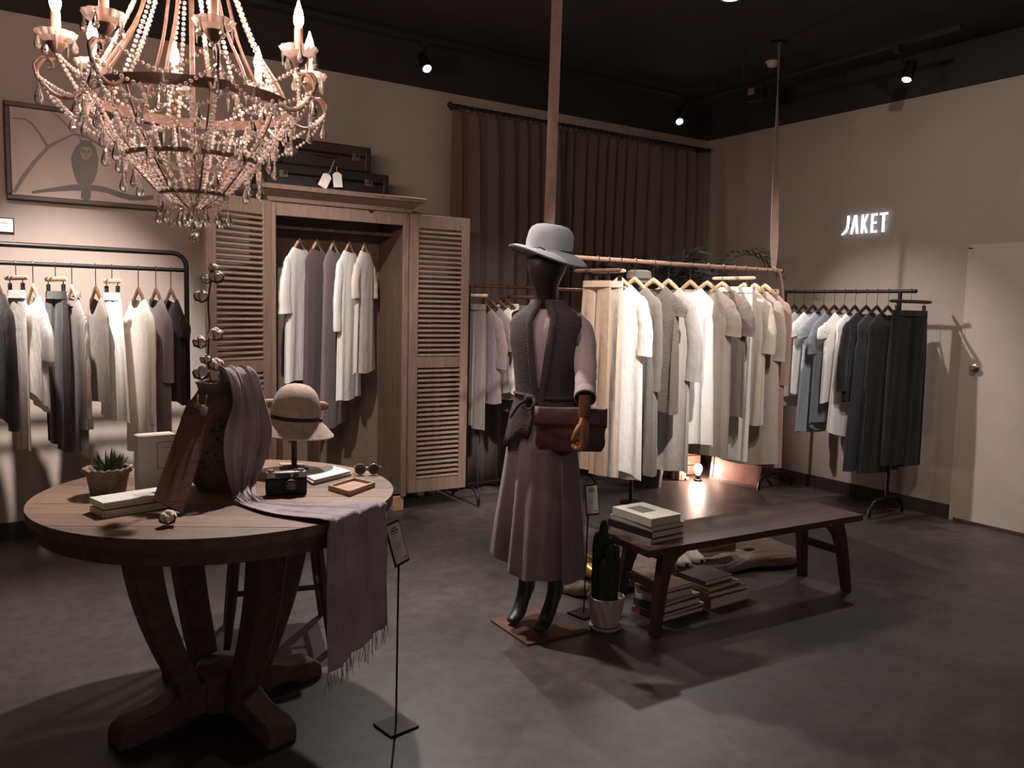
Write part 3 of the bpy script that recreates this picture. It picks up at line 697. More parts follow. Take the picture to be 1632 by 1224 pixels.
def door(hx, ang, sgn, lab):
    dr = bpy.data.objects.new('louvred_door', None); C.objects.link(dr); dr.parent = t; dr.location = (hx, -.036, 0)
    dr.rotation_euler = (0, 0, ang); dr['label'] = lab
    wd, z0, z1, th, st = .45, .125, zw-.01, .026, .062
    cx = sgn*wd/2
    for sx in (-1, 1): mk('stile', MB().box((cx+sx*(wd/2-st/2), 0, (z0+z1)/2), (st, th, z1-z0)), M_oak, dr, bevel=.003)
    zm = z0+(z1-z0)*.475
    for z, hgt in ((z0+.045, .09), (zm, .075), (z1-.045, .09)): mk('cross_rail', MB().box((cx, 0, z), (wd-2*st, th*.96, hgt)), M_oak, dr, bevel=.003)
    sl = MB().box((0, 0, 0), (wd-2*st, .036, .0065), Matrix.Rotation(math.radians(38), 3, 'X')).mesh('slat', M_oak, False)
    for a, b in ((z0+.09, zm-.0375), (zm+.0375, z1-.09)):
        n = int((b-a)/.0335)
        for k in range(n): put('slat', sl, dr, (cx, 0, a+(b-a)*(k+.5)/n))
    for z in (.35, 1.05, 1.75): mk('hinge', MB().tube([(0, .02, z-.035), (0, .02, z+.035)], .006, 8), M_clip, dr)
door(-W, math.radians(22), -1, 'louvred door swung open on the left')
door(W, math.radians(-2), 1, 'louvred door opened flat on the right')
YWR = YW+dep*.46
WK = [
 (474, 606, D('dress', 'white', hw=.19, hem=.2, sleeve='elbow', cuff=.075, drop=.07, hd=.04, neck=.1), 'white straight dress with wide half sleeves'),
 (514, 655, D('dress', 'plum', hw=.18, hem=.21, drop=.07), 'dark plum long dress'),
 (538, 678, D('dress', 'mauve', hw=.16, hem=.2, drop=.07, sleeve='none', ndrop=.1), 'mauve long dress with thin straps'),
 (571, 634, D('dress', 'bright', hw=.18, hem=.2, sleeve='long', sl=.8, drop=.07), 'bright white dress with long slim sleeves'),
 (604, 592, D('dress', 'offwhite', hw=.16, hem=.19, sleeve='short', cuff=.055, drop=.07), 'cream straight dress with short sleeves'),
]
fill_rail(WK, 1, YWR, ZRW, PI/2, 'wardrobe bar', 'clothes inside the wardrobe', 'hangers inside the wardrobe', .012, math.radians(-44), (), 352, [1.762, 1.88, 1.993, 2.104, 2.215])

# ---- suitcases on top
def suitcase(x0, x1, y0, y1, z0, z1, col, label, plate):
    t = thing('suitcase', label, 'suitcase', ((x0+x1)/2, (y0+y1)/2, z0)); w_, d_, h_ = x1-x0, y1-y0, z1-z0
    M_ = plain('case_'+col[0], col[1], .55, var=.25, scale=30, bump=.08)
    mk('lower_shell', MB().box((0, 0, h_*.29), (w_, d_, h_*.58)), M_, t, bevel=.012)
    mk('lid', MB().box((0, 0, h_*.8), (w_+.004, d_+.004, h_*.40)), M_, t, bevel=.012)
    Mc = plain('case_corner_'+col[0], [c*.7 for c in col[1]], .5, var=.2)
    for sx in (-1, 1):
        mk('corner_guard', MB().box((sx*(w_/2-.02), -d_/2+.018, h_*.5), (.046, .045, h_*.98)), Mc, t, bevel=.012)
        k = mk('latch', MB().box((sx*w_*.33, -d_/2-.004, h_*.56), (.055, .01, h_*.3)), plain('tarnished_brass', (130, 116, 100), .4, metal=.8, var=.3, scale=60), t, bevel=.003)
        mk('latch_tongue', MB().box((sx*w_*.33+.008, -d_/2-.011, h_*.64), (.02, .008, h_*.2)), M_wire, k, bevel=.002)
        mk('handle_mount', MB().box((sx*.07, -d_/2-.005, h_*.5), (.018, .012, .022)), M_wire, t, bevel=.002)
    mk('handle', MB().tube(smooth_path([(-.07, -d_/2-.01, h_*.5), (-.06, -d_/2-.03, h_*.46), (0, -d_/2-.036, h_*.42), (.06, -d_/2-.03, h_*.46), (.07, -d_/2-.01, h_*.5)], 4), .008, 8), M_, t)
    for sx in (-.42, -.15, .15, .42): mk('rivet', MB().ball((sx*w_, -d_/2-.003, h_*.86), .006, 8, 6), M_wire, t)
zc = zw+.0906
suitcase(1.47, 2.33, 5.12, 5.46, zc, zc+.155, ('black', (30, 27, 24)), 'black vintage suitcase lying on the wardrobe cornice', 1)
suitcase(1.58, 2.21, 5.14, 5.46, zc+.157, zc+.157+.165, ('brown', (52, 38, 34)), 'dark brown vintage suitcase stacked on the black one', 1)
M_tag = plain('tag_white', (240, 236, 230), .6, var=.03)
def htag(px, py, dy, rot, yy, label, topz):
    p = ony(px, py, yy); t = thing('price_tag', label, 'tag', p, group='white tags on the suitcases', rot=(0, rot, 0))
    mk('card', MB().prism([(-.03, -.045), (.03, -.045), (.03, .035), (.012, .048), (-.012, .048), (-.03, .035)], -.001, .001, lambda a, b, c: (a, c, b)), M_tag, t, smooth=False)
    mk('string', MB().tube([(0, 0, .042), (.004, .004, .08), (0, .012, topz)], .0012, 5), M_tag, t)
htag(518, 288, 0, .45, 5.055, 'white paper tag hanging from the brown suitcase handle', .15)
htag(538, 287, 0, -.1, 5.05, 'smaller white paper tag tied to the black suitcase handle', .07)

# ================================================================== ROUND TABLE AND WHAT STANDS ON IT
TZ, TR, TC = .77, .583, Vector((.678, 2.836, 0))
def table():
    t = thing('round_table', 'round wooden pedestal table with curved legs and plank top', 'table', TC)
    tones = [((108, 80, 65), (142, 110, 90)), ((88, 65, 54), (120, 93, 77)), ((120, 90, 73), (156, 122, 101))]
    Mw = [wood('table_plank_%d' % i, a, b, 5, (1.2, 12, 6), .55, .2) for i, (a, b) in enumerate(tones)]
    Md = wood('table_dark_wood', (74, 56, 46), (104, 80, 66), 5, (4, 4, 4), .6, .2)
    ang = math.radians(-30); n = 9; w_ = 2*TR/n
    for k in range(n):
        y0 = -TR+k*w_+.0012; y1 = y0+w_-.0024; top, bot = [], []
        for i in range(17):
            y = lerp(y0, y1, i/16); x = math.sqrt(max(0, TR*TR-y*y)); top.append((x, y))
        poly = top+[(-x, y) for x, y in reversed(top)]
        cut = rnd.uniform(-.25, .25) if 1 < k < n-2 else None
        if cut is None: pieces = [poly]
        else: pieces = [[(max(x, cut+.001), y) for x, y in top]+[(cut+.001, y) for x, y in (top[-1], top[0])], [(cut-.001, top[0][1]), (cut-.001, top[-1][1])]+[(-x, y) for x, y in reversed(top)]]
        for pc in pieces:
            mk('plank', MB().prism(pc, TZ-.03, TZ-rnd.uniform(0, .0008)), rnd.choice(Mw), t, rot=(0, 0, ang), smooth=False)
    mk('top_rim', MB().lathe([(TR-.03, TZ-.0315), (TR-.004, TZ-.0315), (TR-.002, TZ-.04), (TR-.022, TZ-.044), (TR-.06, TZ-.044)], 72), Md, t)
    mk('apron', MB().lathe([(TR-.05, TZ-.044), (TR-.028, TZ-.045), (TR-.026, TZ-.085), (TR-.05, TZ-.087), (TR-.08, TZ-.06)], 72), Md, t)
    mk('sub_top', MB().lathe([(.001, TZ-.06), (TR-.06, TZ-.06), (TR-.06, TZ-.044), (.001, TZ-.044)], 48), Md, t)
    for k in range(4):
        a = math.radians(15+90*k); c, s = math.cos(a), math.sin(a); R = lambda r, q, z: (c*r-s*q, s*r+c*q, z)
        rings = []
        for i in range(17):
            u = i/16; z = lerp(TZ-.06, .11, u); r = .285-.155*(u**1.4)+.018*math.sin(u*PI); th = lerp(.05, .04, u); wd = lerp(.052, .042, u)
            rings.append([R(r-th, -wd, z), R(r-th, wd, z), R(r+th, wd, z), R(r+th, -wd, z)])
        mk('curved_leg', MB().loft(rings, True, True, True), Md, t, bevel=.008, ang=50)
        rings = []
        for (r, zt, wd) in ((.0, .125, .046), (.1, .125, .046), (.17, .115, .046), (.24, .085, .047), (.29, .078, .05), (.34, .075, .052), (.365, .06, .052), (.378, .035, .05)):
            zb = .0 if r > .26 else .022
            rings.append([R(r, -wd, zb), R(r, wd, zb), R(r, wd, zt), R(r, -wd, zt)])
        mk('base_foot', MB().loft(rings, True, True, True), Md, t, bevel=.008, ang=50)
    mk('base_hub', MB().lathe([(.001, .02), (.1, .02), (.1, .15), (.08, .17), (.001, .17)], 8), Md, t)
table()
def T(px, py, z=TZ): return onz(px, py, z)
def frame_from(a, b):
    d = b-a; return math.atan2(d.y, d.x)
def slab(name, mtl, parent, pts, z0, z1, bevel=0):
    return mk(name, MB().prism([(p[0], p[1]) for p in pts], z0, z1), mtl, parent, smooth=False, bevel=bevel)
M_page = plain('book_pages', (214, 200, 184), .8, var=.08, scale=120)
M_whitebook = plain('white_cover', (226, 217, 207), .5, var=.03)
def book(loc, rz, L, W, H, cover, label, group=None, cat='book', title=None, pages=None):
    t = thing('book', label, cat, loc, rz, group)
    mk('page_block', MB().box((.003, 0, H/2), (L-.01, W-.012, H-.005)), pages or M_page, t)
    mk('back_cover', MB().box((0, 0, .0016), (L, W, .0032)), cover, t, smooth=False)
    mk('front_cover', MB().box((0, 0, H-.0016), (L, W, .0032)), cover, t, smooth=False)
    mk('spine', MB().box((-L/2+.0016, 0, H/2), (.0032, W, H-.0064)), cover, t, smooth=False)
    if title is not None:
        mk('cover_print', MB().box((title[0]*L, title[1]*W, H+.0004), (title[2]*L, title[3]*W, .0008)), title[4], t, smooth=False)
    return t
# the two stacked white books
A, B, Cc = T(165, 826), T(285, 806), T(145, 808)
rz = frame_from(A, B); L = (B-A).length; W_ = .105
ctr = (A+B)/2 + Vector((-math.sin(rz), math.cos(rz), 0))*W_/2
book((ctr.x, ctr.y, TZ), rz, L, W_, .019, M_whitebook, 'white slim book under another white book on round table', 'white books on the round table')
book((ctr.x-.002, ctr.y+.001, TZ+.026), rz+.01, L*.985, W_, .019, M_whitebook, 'white slim book on top of the pair on round table', 'white books on the round table', title=(.12, -.1, .28, .3, plain('pale_print', (196, 186, 178), .6)))
# upright white album
a_ = T(222, 791); b_ = T(296, 782); rz = frame_from(a_, b_); L = .12
t = thing('photo_album', 'white slipcase album standing upright behind the white books', 'album', (a_+Vector((math.cos(rz), math.sin(rz), 0))*L/2+Vector((-math.sin(rz), math.cos(rz), 0))*.03), rz)
mk('slipcase', MB().box((0, 0, .1), (L, .055, .2)), M_whitebook, t, bevel=.003)
mk('top_edge', MB().box((0, 0, .2005), (L-.012, .043, .002)), M_page, t)
for q, (x, z, w2, h2) in enumerate(((.01, .165, .001, .001), (.0, .13, .002, .09), (.026, .174, .05, .002), (.024, .155, .035, .0015), (.026, .086, .05, .002))):
    if q: mk('printed_line', MB().box((x, -.028, z), (w2, .0012, h2)), plain('faint_ink', (120, 106, 98), .7), t, smooth=False)
# succulent
t = thing('potted_succulent', 'spiky green succulent in a rough weathered clay pot', 'potted plant', T(173, 787))
M_clay = blotchy('weathered_clay', (138, 116, 98), (176, 152, 132), 30, 90, .9, .5)
def pitted(r, z, a): return r*(1+.012*math.sin(7*a+z*90)+.01*math.sin(13*a-z*60))
mk('pot', MB().lathe([(.001, 0), (.052, 0), (.056, .01), (.066, .07), (.068, .085), (.062, .085), (.058, .07), (.001, .068)], 36, fn=pitted), M_clay, t)
mk('rope_rim', MB().tube([((.069+.002*math.sin(9*a))*math.cos(a), (.069+.002*math.sin(9*a))*math.sin(a), .084+.0025*math.sin(18*a)) for a in [2*PI*k/72 for k in range(72)]], .0075, 7, closed=True), M_clay, t)
M_succ = plain('succulent_green', (70, 82, 56), .55, var=.3, scale=40)
rg = random.Random(5)
for k in range(46):
    a = rg.uniform(0, 2*PI); el = rg.uniform(.25, 1.45); l = rg.uniform(.05, .08); d = Vector((math.cos(a)*math.cos(el), math.sin(a)*math.cos(el), math.sin(el)))
    o = Vector((math.cos(a)*.022*rg.random(), math.sin(a)*.022*rg.random(), .07)); 
    mk('leaf', MB().tube([o, o+d*l*.35+Vector((0, 0, -.002)), o+d*l*.75, o+d*l+Vector((0, 0, .006))], [.004, .0065, .004, .0006], 5, flat=.5), M_succ, t)
# vase
VB = T(352, 776); VH = .372
t = thing('clay_vase', 'large pitted brown clay vase in the middle of round table', 'vase', VB)
M_vase = blotchy('pitted_vase', (84, 66, 54), (134, 112, 94), 12, 60, .85, .6)
mk('vase_body', MB().lathe([(.001, 0), (.075, 0), (.09, .02), (.115, .09), (.132, .16), (.134, .2), (.125, .25), (.1, .3), (.078, .33), (.07, .345), (.075, .36), (.082, VH), (.074, VH), (.066, .345), (.07, .3), (.001, .25)], 48, fn=lambda r, z, a: r*(1+.008*math.sin(3*a+z*20))), M_vase, t)
rg = random.Random(11); m_ = MB()
for k in range(70):
    a = math.radians(-110)+rg.gauss(0, .45); z = rg.uniform(.08, .26); r = .115+(.134-.115)*math.sin(min(1, max(0, (z-.05)/.25))*PI*.75)
    m_.ball((r*math.cos(a), r*math.sin(a), z), rg.uniform(.002, .005), 6, 4)
o = mk('glaze_pits', m_, plain('pit_dark', (40, 30, 25), .9), t); o['kind'] = 'stuff'
# cotton branch
t = thing('cotton_branch', 'cotton branch with fluffy white bolls rising from the clay vase', 'cotton branch', (VB.x, VB.y, TZ+.30))
M_cot = plain('cotton_fluff', (226, 208, 199), .95, var=.08, scale=60, bump=.15); M_twig = plain('dry_twig', (104, 66, 52), .8)
def V_(px, py): return ony(px, py, VB.y+.0)-t.location
stem = [Vector((0, 0, 0)), V_(334, 600), V_(332, 560), V_(334, 520), V_(332, 480), V_(337, 440), V_(336, 420)]
mk('stem', MB().tube(smooth_path(stem, 4), .0035, 6), M_twig, t)
def boll(c, r, parent, seed=0, name='cotton_boll'):
    g = random.Random(seed); m1 = MB(); c = Vector(c)
    for k in range(5):
        a = 2*PI*k/5+g.random(); m1.ball(c+Vector((math.cos(a)*r*.5, math.sin(a)*r*.5, g.uniform(-.2, .3)*r)), r*.62, 10, 8, (1, 1, .95))
    m1.ball(c+Vector((0, 0, r*.45)), r*.55, 10, 8)
    o = mk(name, m1, M_cot, parent)
    m2 = MB()
    for k in range(5):
        a = 2*PI*k/5+.4; d = Vector((math.cos(a), math.sin(a), 0))
        m2.tube([c+Vector((0, 0, -r)), c+d*r*.9+Vector((0, 0, -r*.55)), c+d*r*1.12+Vector((0, 0, r*.1)), c+d*r*.95+Vector((0, 0, r*.55))], [r*.1, r*.22, r*.16, r*.02], 5, flat=.4)
    mk('bract', m2, M_twig, o); return o
for k, (px, py, r) in enumerate(((345, 441, .022), (342, 428, .016), (323, 472, .021), (343, 532, .022), (320, 545, .021), (346, 581, .022), (320, 594, .023), (329, 572, .017), (331, 445, .015))):
    boll(V_(px, py)+Vector((0, -.01+.012*(k % 3), 0)), r*1.05, t, k)
# single boll on the table beside the clipboard
q = T(268, 838); t = thing('cotton_boll', 'single white cotton boll lying on table before the clipboard', 'cotton', q+Vector((0, 0, .0255)))
boll((0, 0, 0), .022, t, 40, 'cotton_tuft')
# clipboard leaning on the vase
B0 = T(291, 823)+Vector((0, 0, .012)); TRp = ony(343, 656, VB.y-.165); TLp = ony(311, 641, VB.y-.135)
t = thing('clipboard', 'narrow brown board with metal clip leaning on clay vase', 'clipboard', B0)
wv_ = (TLp-TRp)*1.35; up = (TRp-B0); nn = wv_.cross(up).normalized()*.004
if nn.dot(CAM-B0) < 0: nn = -nn
pts = [Vector((0, 0, 0)), up, up+wv_, wv_]
mk('board', MB().add([p-nn*2 for p in pts]+[p for p in pts], [(0, 1, 2, 3), (7, 6, 5, 4), (0, 4, 5, 1), (1, 5, 6, 2), (2, 6, 7, 3), (3, 7, 4, 0)]), wood('clipboard_brown', (108, 68, 57), (124, 80, 68), 5), t, smooth=False)
cc = (pts[1]+pts[2])/2-up.normalized()*.012; uu, ww = up.normalized(), wv_.normalized(); n1 = nn.normalized()
mk('clip_plate', MB().box(cc+n1*.005, (.05, .022, .006), Matrix((ww, uu, n1)).transposed()), plain('nickel', (190, 176, 164), .3, metal=.9), t, bevel=.002)
mk('clip_lever', MB().tube([cc+n1*.008-ww*.012, cc+n1*.02+uu*.02-ww*.01, cc+n1*.016+uu*.045-ww*.006], .003, 6).tube([cc+n1*.008+ww*.012, cc+n1*.024+uu*.012+ww*.016, cc+n1*.022+uu*.03+ww*.02], .003, 6), MATS['nickel'], t)
# small tags beside the clipboard foot
q = T(306, 819); t = thing('paper_slip', 'small white paper slip beside the foot of the brown clipboard', 'paper', q, .3)
mk('slip', MB().box((0, 0, .0012), (.035, .022, .0016)), M_tag, t, smooth=False)
# scarf
def scarf():
    t = thing('linen_scarf', 'dusky mauve gauze scarf draped from vase over table edge', 'scarf', VB)
    O = Vector(VB); mt, nt, bs = _new('scarf_gauze'); v = _coord(nt); n = _noise(nt, v, 9, 5); r = _ramp(nt, n, lin((146, 131, 134)), lin((178, 162, 164)))
    nt.links.new(r.outputs[0], bs.inputs[0]); bs.inputs['Roughness'].default_value = .9; bs.inputs['Specular IOR Level'].default_value = .1
    h = _noise(nt, v, 55, 4); _bump(nt, bs, h, .35, .01)
    def rim(px):
        best = None
        for k in range(720):
            a = 2*PI*k/720; p = TC+Vector((TR*math.cos(a), TR*math.sin(a), TZ)); c = p-CAM; x = 816+FL*c.dot(CR)/c.dot(CF)
            if c.dot(CF) < TC.length and (best is None or abs(x-px) < best[0]) and p.y < TC.y+.1: best = (abs(x-px), p, a)
        return best[1], best[2]
    eL, aL = rim(512); eR, aR = rim(604)
    oL0, oR0 = Vector((math.cos(aL), math.sin(aL), 0)), Vector((math.cos(aR), math.sin(aR), 0))
    yv = VB.y
    rows = [(Vector((VB.x-.03, yv, TZ+.33)), Vector((VB.x+.03, yv-.02, TZ+.33))),
            (ony(345, 597, yv-.05), ony(388, 591, yv)), (ony(356, 600, yv-.105), ony(404, 600, yv-.03)),
            (ony(368, 640, yv-.135), ony(414, 634, yv-.06)), (ony(355, 690, yv-.17), ony(428, 684, yv-.08)),
            (ony(357, 735, yv-.175), ony(420, 730, yv-.13)), (ony(366, 772, yv-.19), ony(408, 768, yv-.18)),
            (T(378, 800, TZ+.010), T(416, 798, TZ+.012)), (T(425, 818, TZ+.006), T(488, 803, TZ+.006)),
            (T(468, 826, TZ+.005), T(552, 800, TZ+.006)), (eL*1.0+oL0*.012+Vector((0, 0, .008)), eR+oR0*.012+Vector((0, 0, .009)))]
    oL, oR = Vector((math.cos(aL), math.sin(aL), 0)), Vector((math.cos(aR), math.sin(aR), 0))
    for dz, off in ((-.02, .016), (-.08, .02), (-.18, .02), (-.28, .018), (-.38, .02), (-.46, .022)):
        rows.append((eL+oL*off+Vector((0, 0, dz+(.0 if dz > -.4 else .0))), eR+oR*off+Vector((0, 0, dz*.86))))
    Ls = smooth_path([a for a, b in rows], 5); Rs = smooth_path([b for a, b in rows], 5)
    N = len(Ls); n2 = 30; grid = []
    for i in range(N):
        u = i/(N-1); tdir = (Ls[min(i+1, N-1)]-Ls[max(i-1, 0)]).normalized(); wd = Rs[i]-Ls[i]
        nrm = tdir.cross(wd).normalized()
        if nrm.dot(CAM-Ls[i]) < 0: nrm = -nrm
        flat_ = 7/16 < u < 10.2/16; amp = (.0035 if flat_ else (.014 if u < .45 else .010))*min(1, wd.length/.12); row = []
        for j in range(n2):
            s_ = j/(n2-1); f_ = math.sin(2*PI*(2.6*s_+.5*math.sin(u*5))+1)*.6+math.sin(2*PI*(5.3*s_)+u*9)*.35+.25*math.sin(11*s_*2*PI+u*14)
            off = amp*(f_+.9)
            if flat_: off = amp*(f_+1.2)
            row.append(Ls[i].lerp(Rs[i], s_)+nrm*off-O)
        grid.append(row)
    mk('scarf_cloth', MB().loft(grid, closed=False), mt, t, ang=80, solid=.002)
    m_ = MB(); rg = random.Random(2)
    for j in range(0, n2):
        p = Vector(grid[-1][j])
        for q in range(2):
            x = Vector((rg.uniform(-.004, .004), rg.uniform(-.004, .004), 0)); l = rg.uniform(.035, .07)
            m_.tube([p, p+x+Vector((0, 0, -l*.5)), p+x*2.5+Vector((0, 0, -l))], .0009, 4)
    o = mk('fringe', m_, mt, t); o['kind'] = 'stuff'
scarf()
# cloche hat on stand
q = Vector((1.008, 3.07, TZ+.0047)); hz0 = ony(462, 688, 3.07).z; hz1 = ony(462, 612, 3.07).z
t = thing('hat_stand', 'dark wooden hat stand on round table holding the beige hat', 'hat stand', q)
M_dkw = wood('dark_walnut', (48, 34, 28), (70, 50, 40), 6, (6, 6, 1))
mk('stand_base', MB().lathe([(.001, 0), (.055, 0), (.055, .008), (.02, .014), (.001, .014)], 24), M_dkw, t)
mk('stand_pole', MB().tube([(0, 0, .01), (0, 0, hz1-TZ-.03)], .011, 10), M_dkw, t)
mk('stand_knob', MB().ball((0, 0, hz1-TZ-.035), .03, 14, 8, (1, 1, .6)), M_dkw, t)
M_straw = blotchy('beige_felt', (172, 150, 138), (194, 171, 158), 40, 120, .9, .4)
t = thing('cloche_hat', 'beige woven cloche hat with thin dark band on a stand', 'hat', (q.x, q.y, hz0), rot=(0, .09, math.radians(-33)))
H = hz1-hz0
def hatfn(r, z, a): return r*(1+.02*math.sin(3*a+1)*(r > .1))
prof = [(.146, -.008), (.148, -.004), (.13, .014), (.11, .034), (.096, .05), (.092, .058), (.0915, H*.48), (.087, H*.62), (.077, H*.78), (.062, H*.89), (.042, H*.965), (.02, H*.995), (.001, H)]
mk('hat_body', MB().lathe(prof, 48, fn=hatfn), M_straw, t, solid=.003)
mk('hat_band', MB().lathe([(.0965, .052), (.0945, .066)], 40), M_clip, t, solid=.002)
mk('band_knot', MB().box((.094, .01, .055), (.012, .03, .012)).tube([(.096, .02, .05), (.108, .03, .035), (.112, .035, .022)], .003, 5), M_clip, t)
# camera
q = (T(425, 794)+T(491, 790))/2; rz = frame_from(T(425, 794), T(491, 790)); L = (T(491, 790)-T(425, 794)).length
t = thing('film_camera', 'black and silver film camera standing on table by scarf', 'camera', q+Vector((-math.sin(rz), math.cos(rz), 0))*.04, rz)
M_blk = plain('camera_leather', (22, 20, 19), .55, bump=.3, scale=300); M_silv = plain('camera_silver', (146, 138, 132), .35, metal=.8)
mk('body_shell', MB().box((0, 0, .029), (L, .034, .058)), M_blk, t, bevel=.006)
mk('top_plate', MB().box((0, 0, .069), (L, .035, .022)), M_silv, t, bevel=.004)
mk('viewfinder_window', MB().box((-.012, -.0185, .069), (.05, .002, .012)), M_clip, t)
mk('viewfinder_window', MB().box((.03, -.0185, .069), (.018, .002, .012)), M_clip, t)
mk('lens_barrel', MB().tube([(.012, -.017, .036), (.012, -.03, .036), (.012, -.032, .036), (.012, -.042, .036)], [.024, .024, .021, .02], 24), M_blk, t)
mk('lens_glass', MB().tube([(.012, -.0425, .036), (.012, -.044, .036)], [.015, .011], 20), plain('lens_coat', (24, 26, 34), .05, spec=1), t)
for x in (-.05, .048): mk('dial', MB().lathe([(.011, .08), (.011, .087), (.001, .087)], 16, (x, 0, 0)), M_silv, t)
mk('shutter_button', MB().lathe([(.004, .08), (.004, .086), (.001, .086)], 10, (.03, .004, 0)), M_silv, t)
# white brochures
def quad_item(pts, z0, z1): 
    P = [T(x, y, z1) for x, y in pts]; c = sum(P, Vector())/len(P); return [(p.x-c.x, p.y-c.y) for p in P], Vector((c.x, c.y, 0))
br = [(530, 740), (560, 750), (498, 764), (478, 752)]
pl, c = quad_item(br, 0, TZ+.02)
t = thing('brochure_stack', 'lower white brochure lying on the table right of the hat stand', 'brochure', c+Vector((0, 0, TZ)), group='white brochures on the round table')
mk('page_block', MB().prism(pl[::-1], .001, .008), M_page, t, smooth=False); mk('cover', MB().prism([(x*1.02, y*1.02) for x, y in pl[::-1]], .008, .0095), M_whitebook, t, smooth=False)
t = thing('brochure_stack', 'upper bright white brochure lying right of the hat stand', 'brochure', c+Vector((0, 0, TZ+.0095)), .05, group='white brochures on the round table')
mk('page_block', MB().prism([(x*.97, y*.97) for x, y in pl[::-1]], .0005, .007), M_page, t, smooth=False); mk('cover', MB().prism([(x*.99, y*.99) for x, y in pl[::-1]], .007, .0085), plain('bright_cover', (244, 240, 234), .5, var=.02), t, smooth=False)
# wooden tray
pl, c = quad_item([(564.5, 761), (598, 768), (556.7, 783), (523, 773)], 0, TZ+.018); pl = pl[::-1]
t = thing('wooden_tray', 'small pale wooden card tray near the right table edge', 'tray', c+Vector((0, 0, TZ)))
M_pine = wood('tray_pine', (178, 140, 116), (204, 168, 142), 7)
mk('tray_base', MB().prism(pl, 0, .004), M_pine, t, smooth=False)
for i in range(4):
    a, b = Vector(pl[i]), Vector(pl[(i+1) % 4]); d = (b-a); nrm = Vector((-d.y, d.x)).normalized()*.006
    mk('tray_wall', MB().prism([a, b, b+nrm, a+nrm], .004, .018), M_pine, t, smooth=False)
mk('card', MB().prism([(x*.8, y*.8) for x, y in pl], .005, .010), plain('kraft_card', (176, 140, 118), .8), t, smooth=False)
# kraft card behind the camera
pl, c = quad_item([(444, 737), (484, 739), (459, 752)], 0, TZ+.003)
pl = pl[::-1]
t = thing('kraft_envelope', 'kraft paper envelope lying flat behind the film camera', 'envelope', c+Vector((0, 0, TZ)))
mk('envelope_paper', MB().prism(pl, .0005, .003), plain('kraft_paper', (190, 156, 132), .8), t, smooth=False)
mk('envelope_flap', MB().prism([(x*.7-.004, y*.7) for x, y in pl], .003, .0045), MATS['kraft_card'], t, smooth=False)
# sunglasses
q = T(585, 757); t = thing('sunglasses', 'dark lensed sunglasses with pale frame lying at the table edge', 'sunglasses', q, math.radians(-25))
M_frame = plain('tortoise_frame', (176, 150, 126), .3)
for sx in (-1, 1):
    mk('lens', MB().tube([(sx*.032, 0, .028), (sx*.032, .002, .028)], .024, 18), plain('dark_lens', (30, 24, 22), .08, spec=.9), t)
    mk('rim', MB().tube([(sx*.032+.025*math.cos(2*PI*k/20), .001, .028+.025*math.sin(2*PI*k/20)) for k in range(20)], .0025, 6, closed=True), M_frame, t)
    mk('temple', MB().tube([(sx*.06, 0, .036), (sx*.063, .06, .03), (sx*.06, .11, .02), (sx*.06, .135, .003)], .0022, 6), M_frame, t)
t.scale = (.8, .8, .8)
mk('bridge', MB().tube([(-.01, 0, .034), (0, 0, .038), (.01, 0, .034)], .0025, 6), M_frame, t)

# ================================================================== CHAIR BEHIND THE TABLE
t = thing('dining_chair', 'brown wooden chair with bow back half hidden behind table', 'chair', (1.02, 3.34, 0), math.radians(-14))
M_ch = wood('chair_wood', (70, 50, 40), (98, 72, 58), 6, (5, 5, 1)); M_chl = wood('chair_back_wood', (118, 90, 72), (146, 114, 92), 6, (5, 5, 1))
mk('seat', MB().prism([(-.21, -.2), (-.12, -.225), (.12, -.225), (.21, -.2), (.2, .17), (.14, .2), (-.14, .2), (-.2, .17)], .43, .458), M_ch, t, smooth=False, bevel=.008)
for sx in (-1, 1):
    for sy in (-1, 1):
        mk('leg', MB().tube([(sx*.16, sy*.15, .43), (sx*.18, sy*.17, .24), (sx*.205, sy*.195, 0)], [.017, .021, .013], 10), M_ch, t)
    mk('side_stretcher', MB().tube([(sx*.183, -.172, .2), (sx*.183, .172, .2)], .011, 8), M_ch, t)
mk('front_stretcher', MB().tube([(-.178, -.168, .26), (.178, -.168, .26)], .011, 8), M_ch, t)
mk('cross_stretcher', MB().tube([(-.183, 0, .2), (.183, 0, .2)], .011, 8), M_ch, t)
for sx in (-1, 1): mk('back_post', MB().tube([(sx*.175, .17, .45), (sx*.185, .21, .7), (sx*.2, .26, .95)], [.015, .014, .013], 10), M_chl, t)
for x in (-.09, -.03, .03, .09): mk('spindle', MB().box((x, .215, .695), (.026, .01, .5), Matrix.Rotation(-.19, 3, 'X')), M_chl, t, bevel=.002)
mk('top_rail', MB().tube(smooth_path([(-.24, .235, .955), (-.12, .275, .965), (0, .285, .968), (.12, .275, .965), (.24, .235, .955)], 5), [.012]+[.02]*19+[.012], 10, flat=.55), M_chl, t)

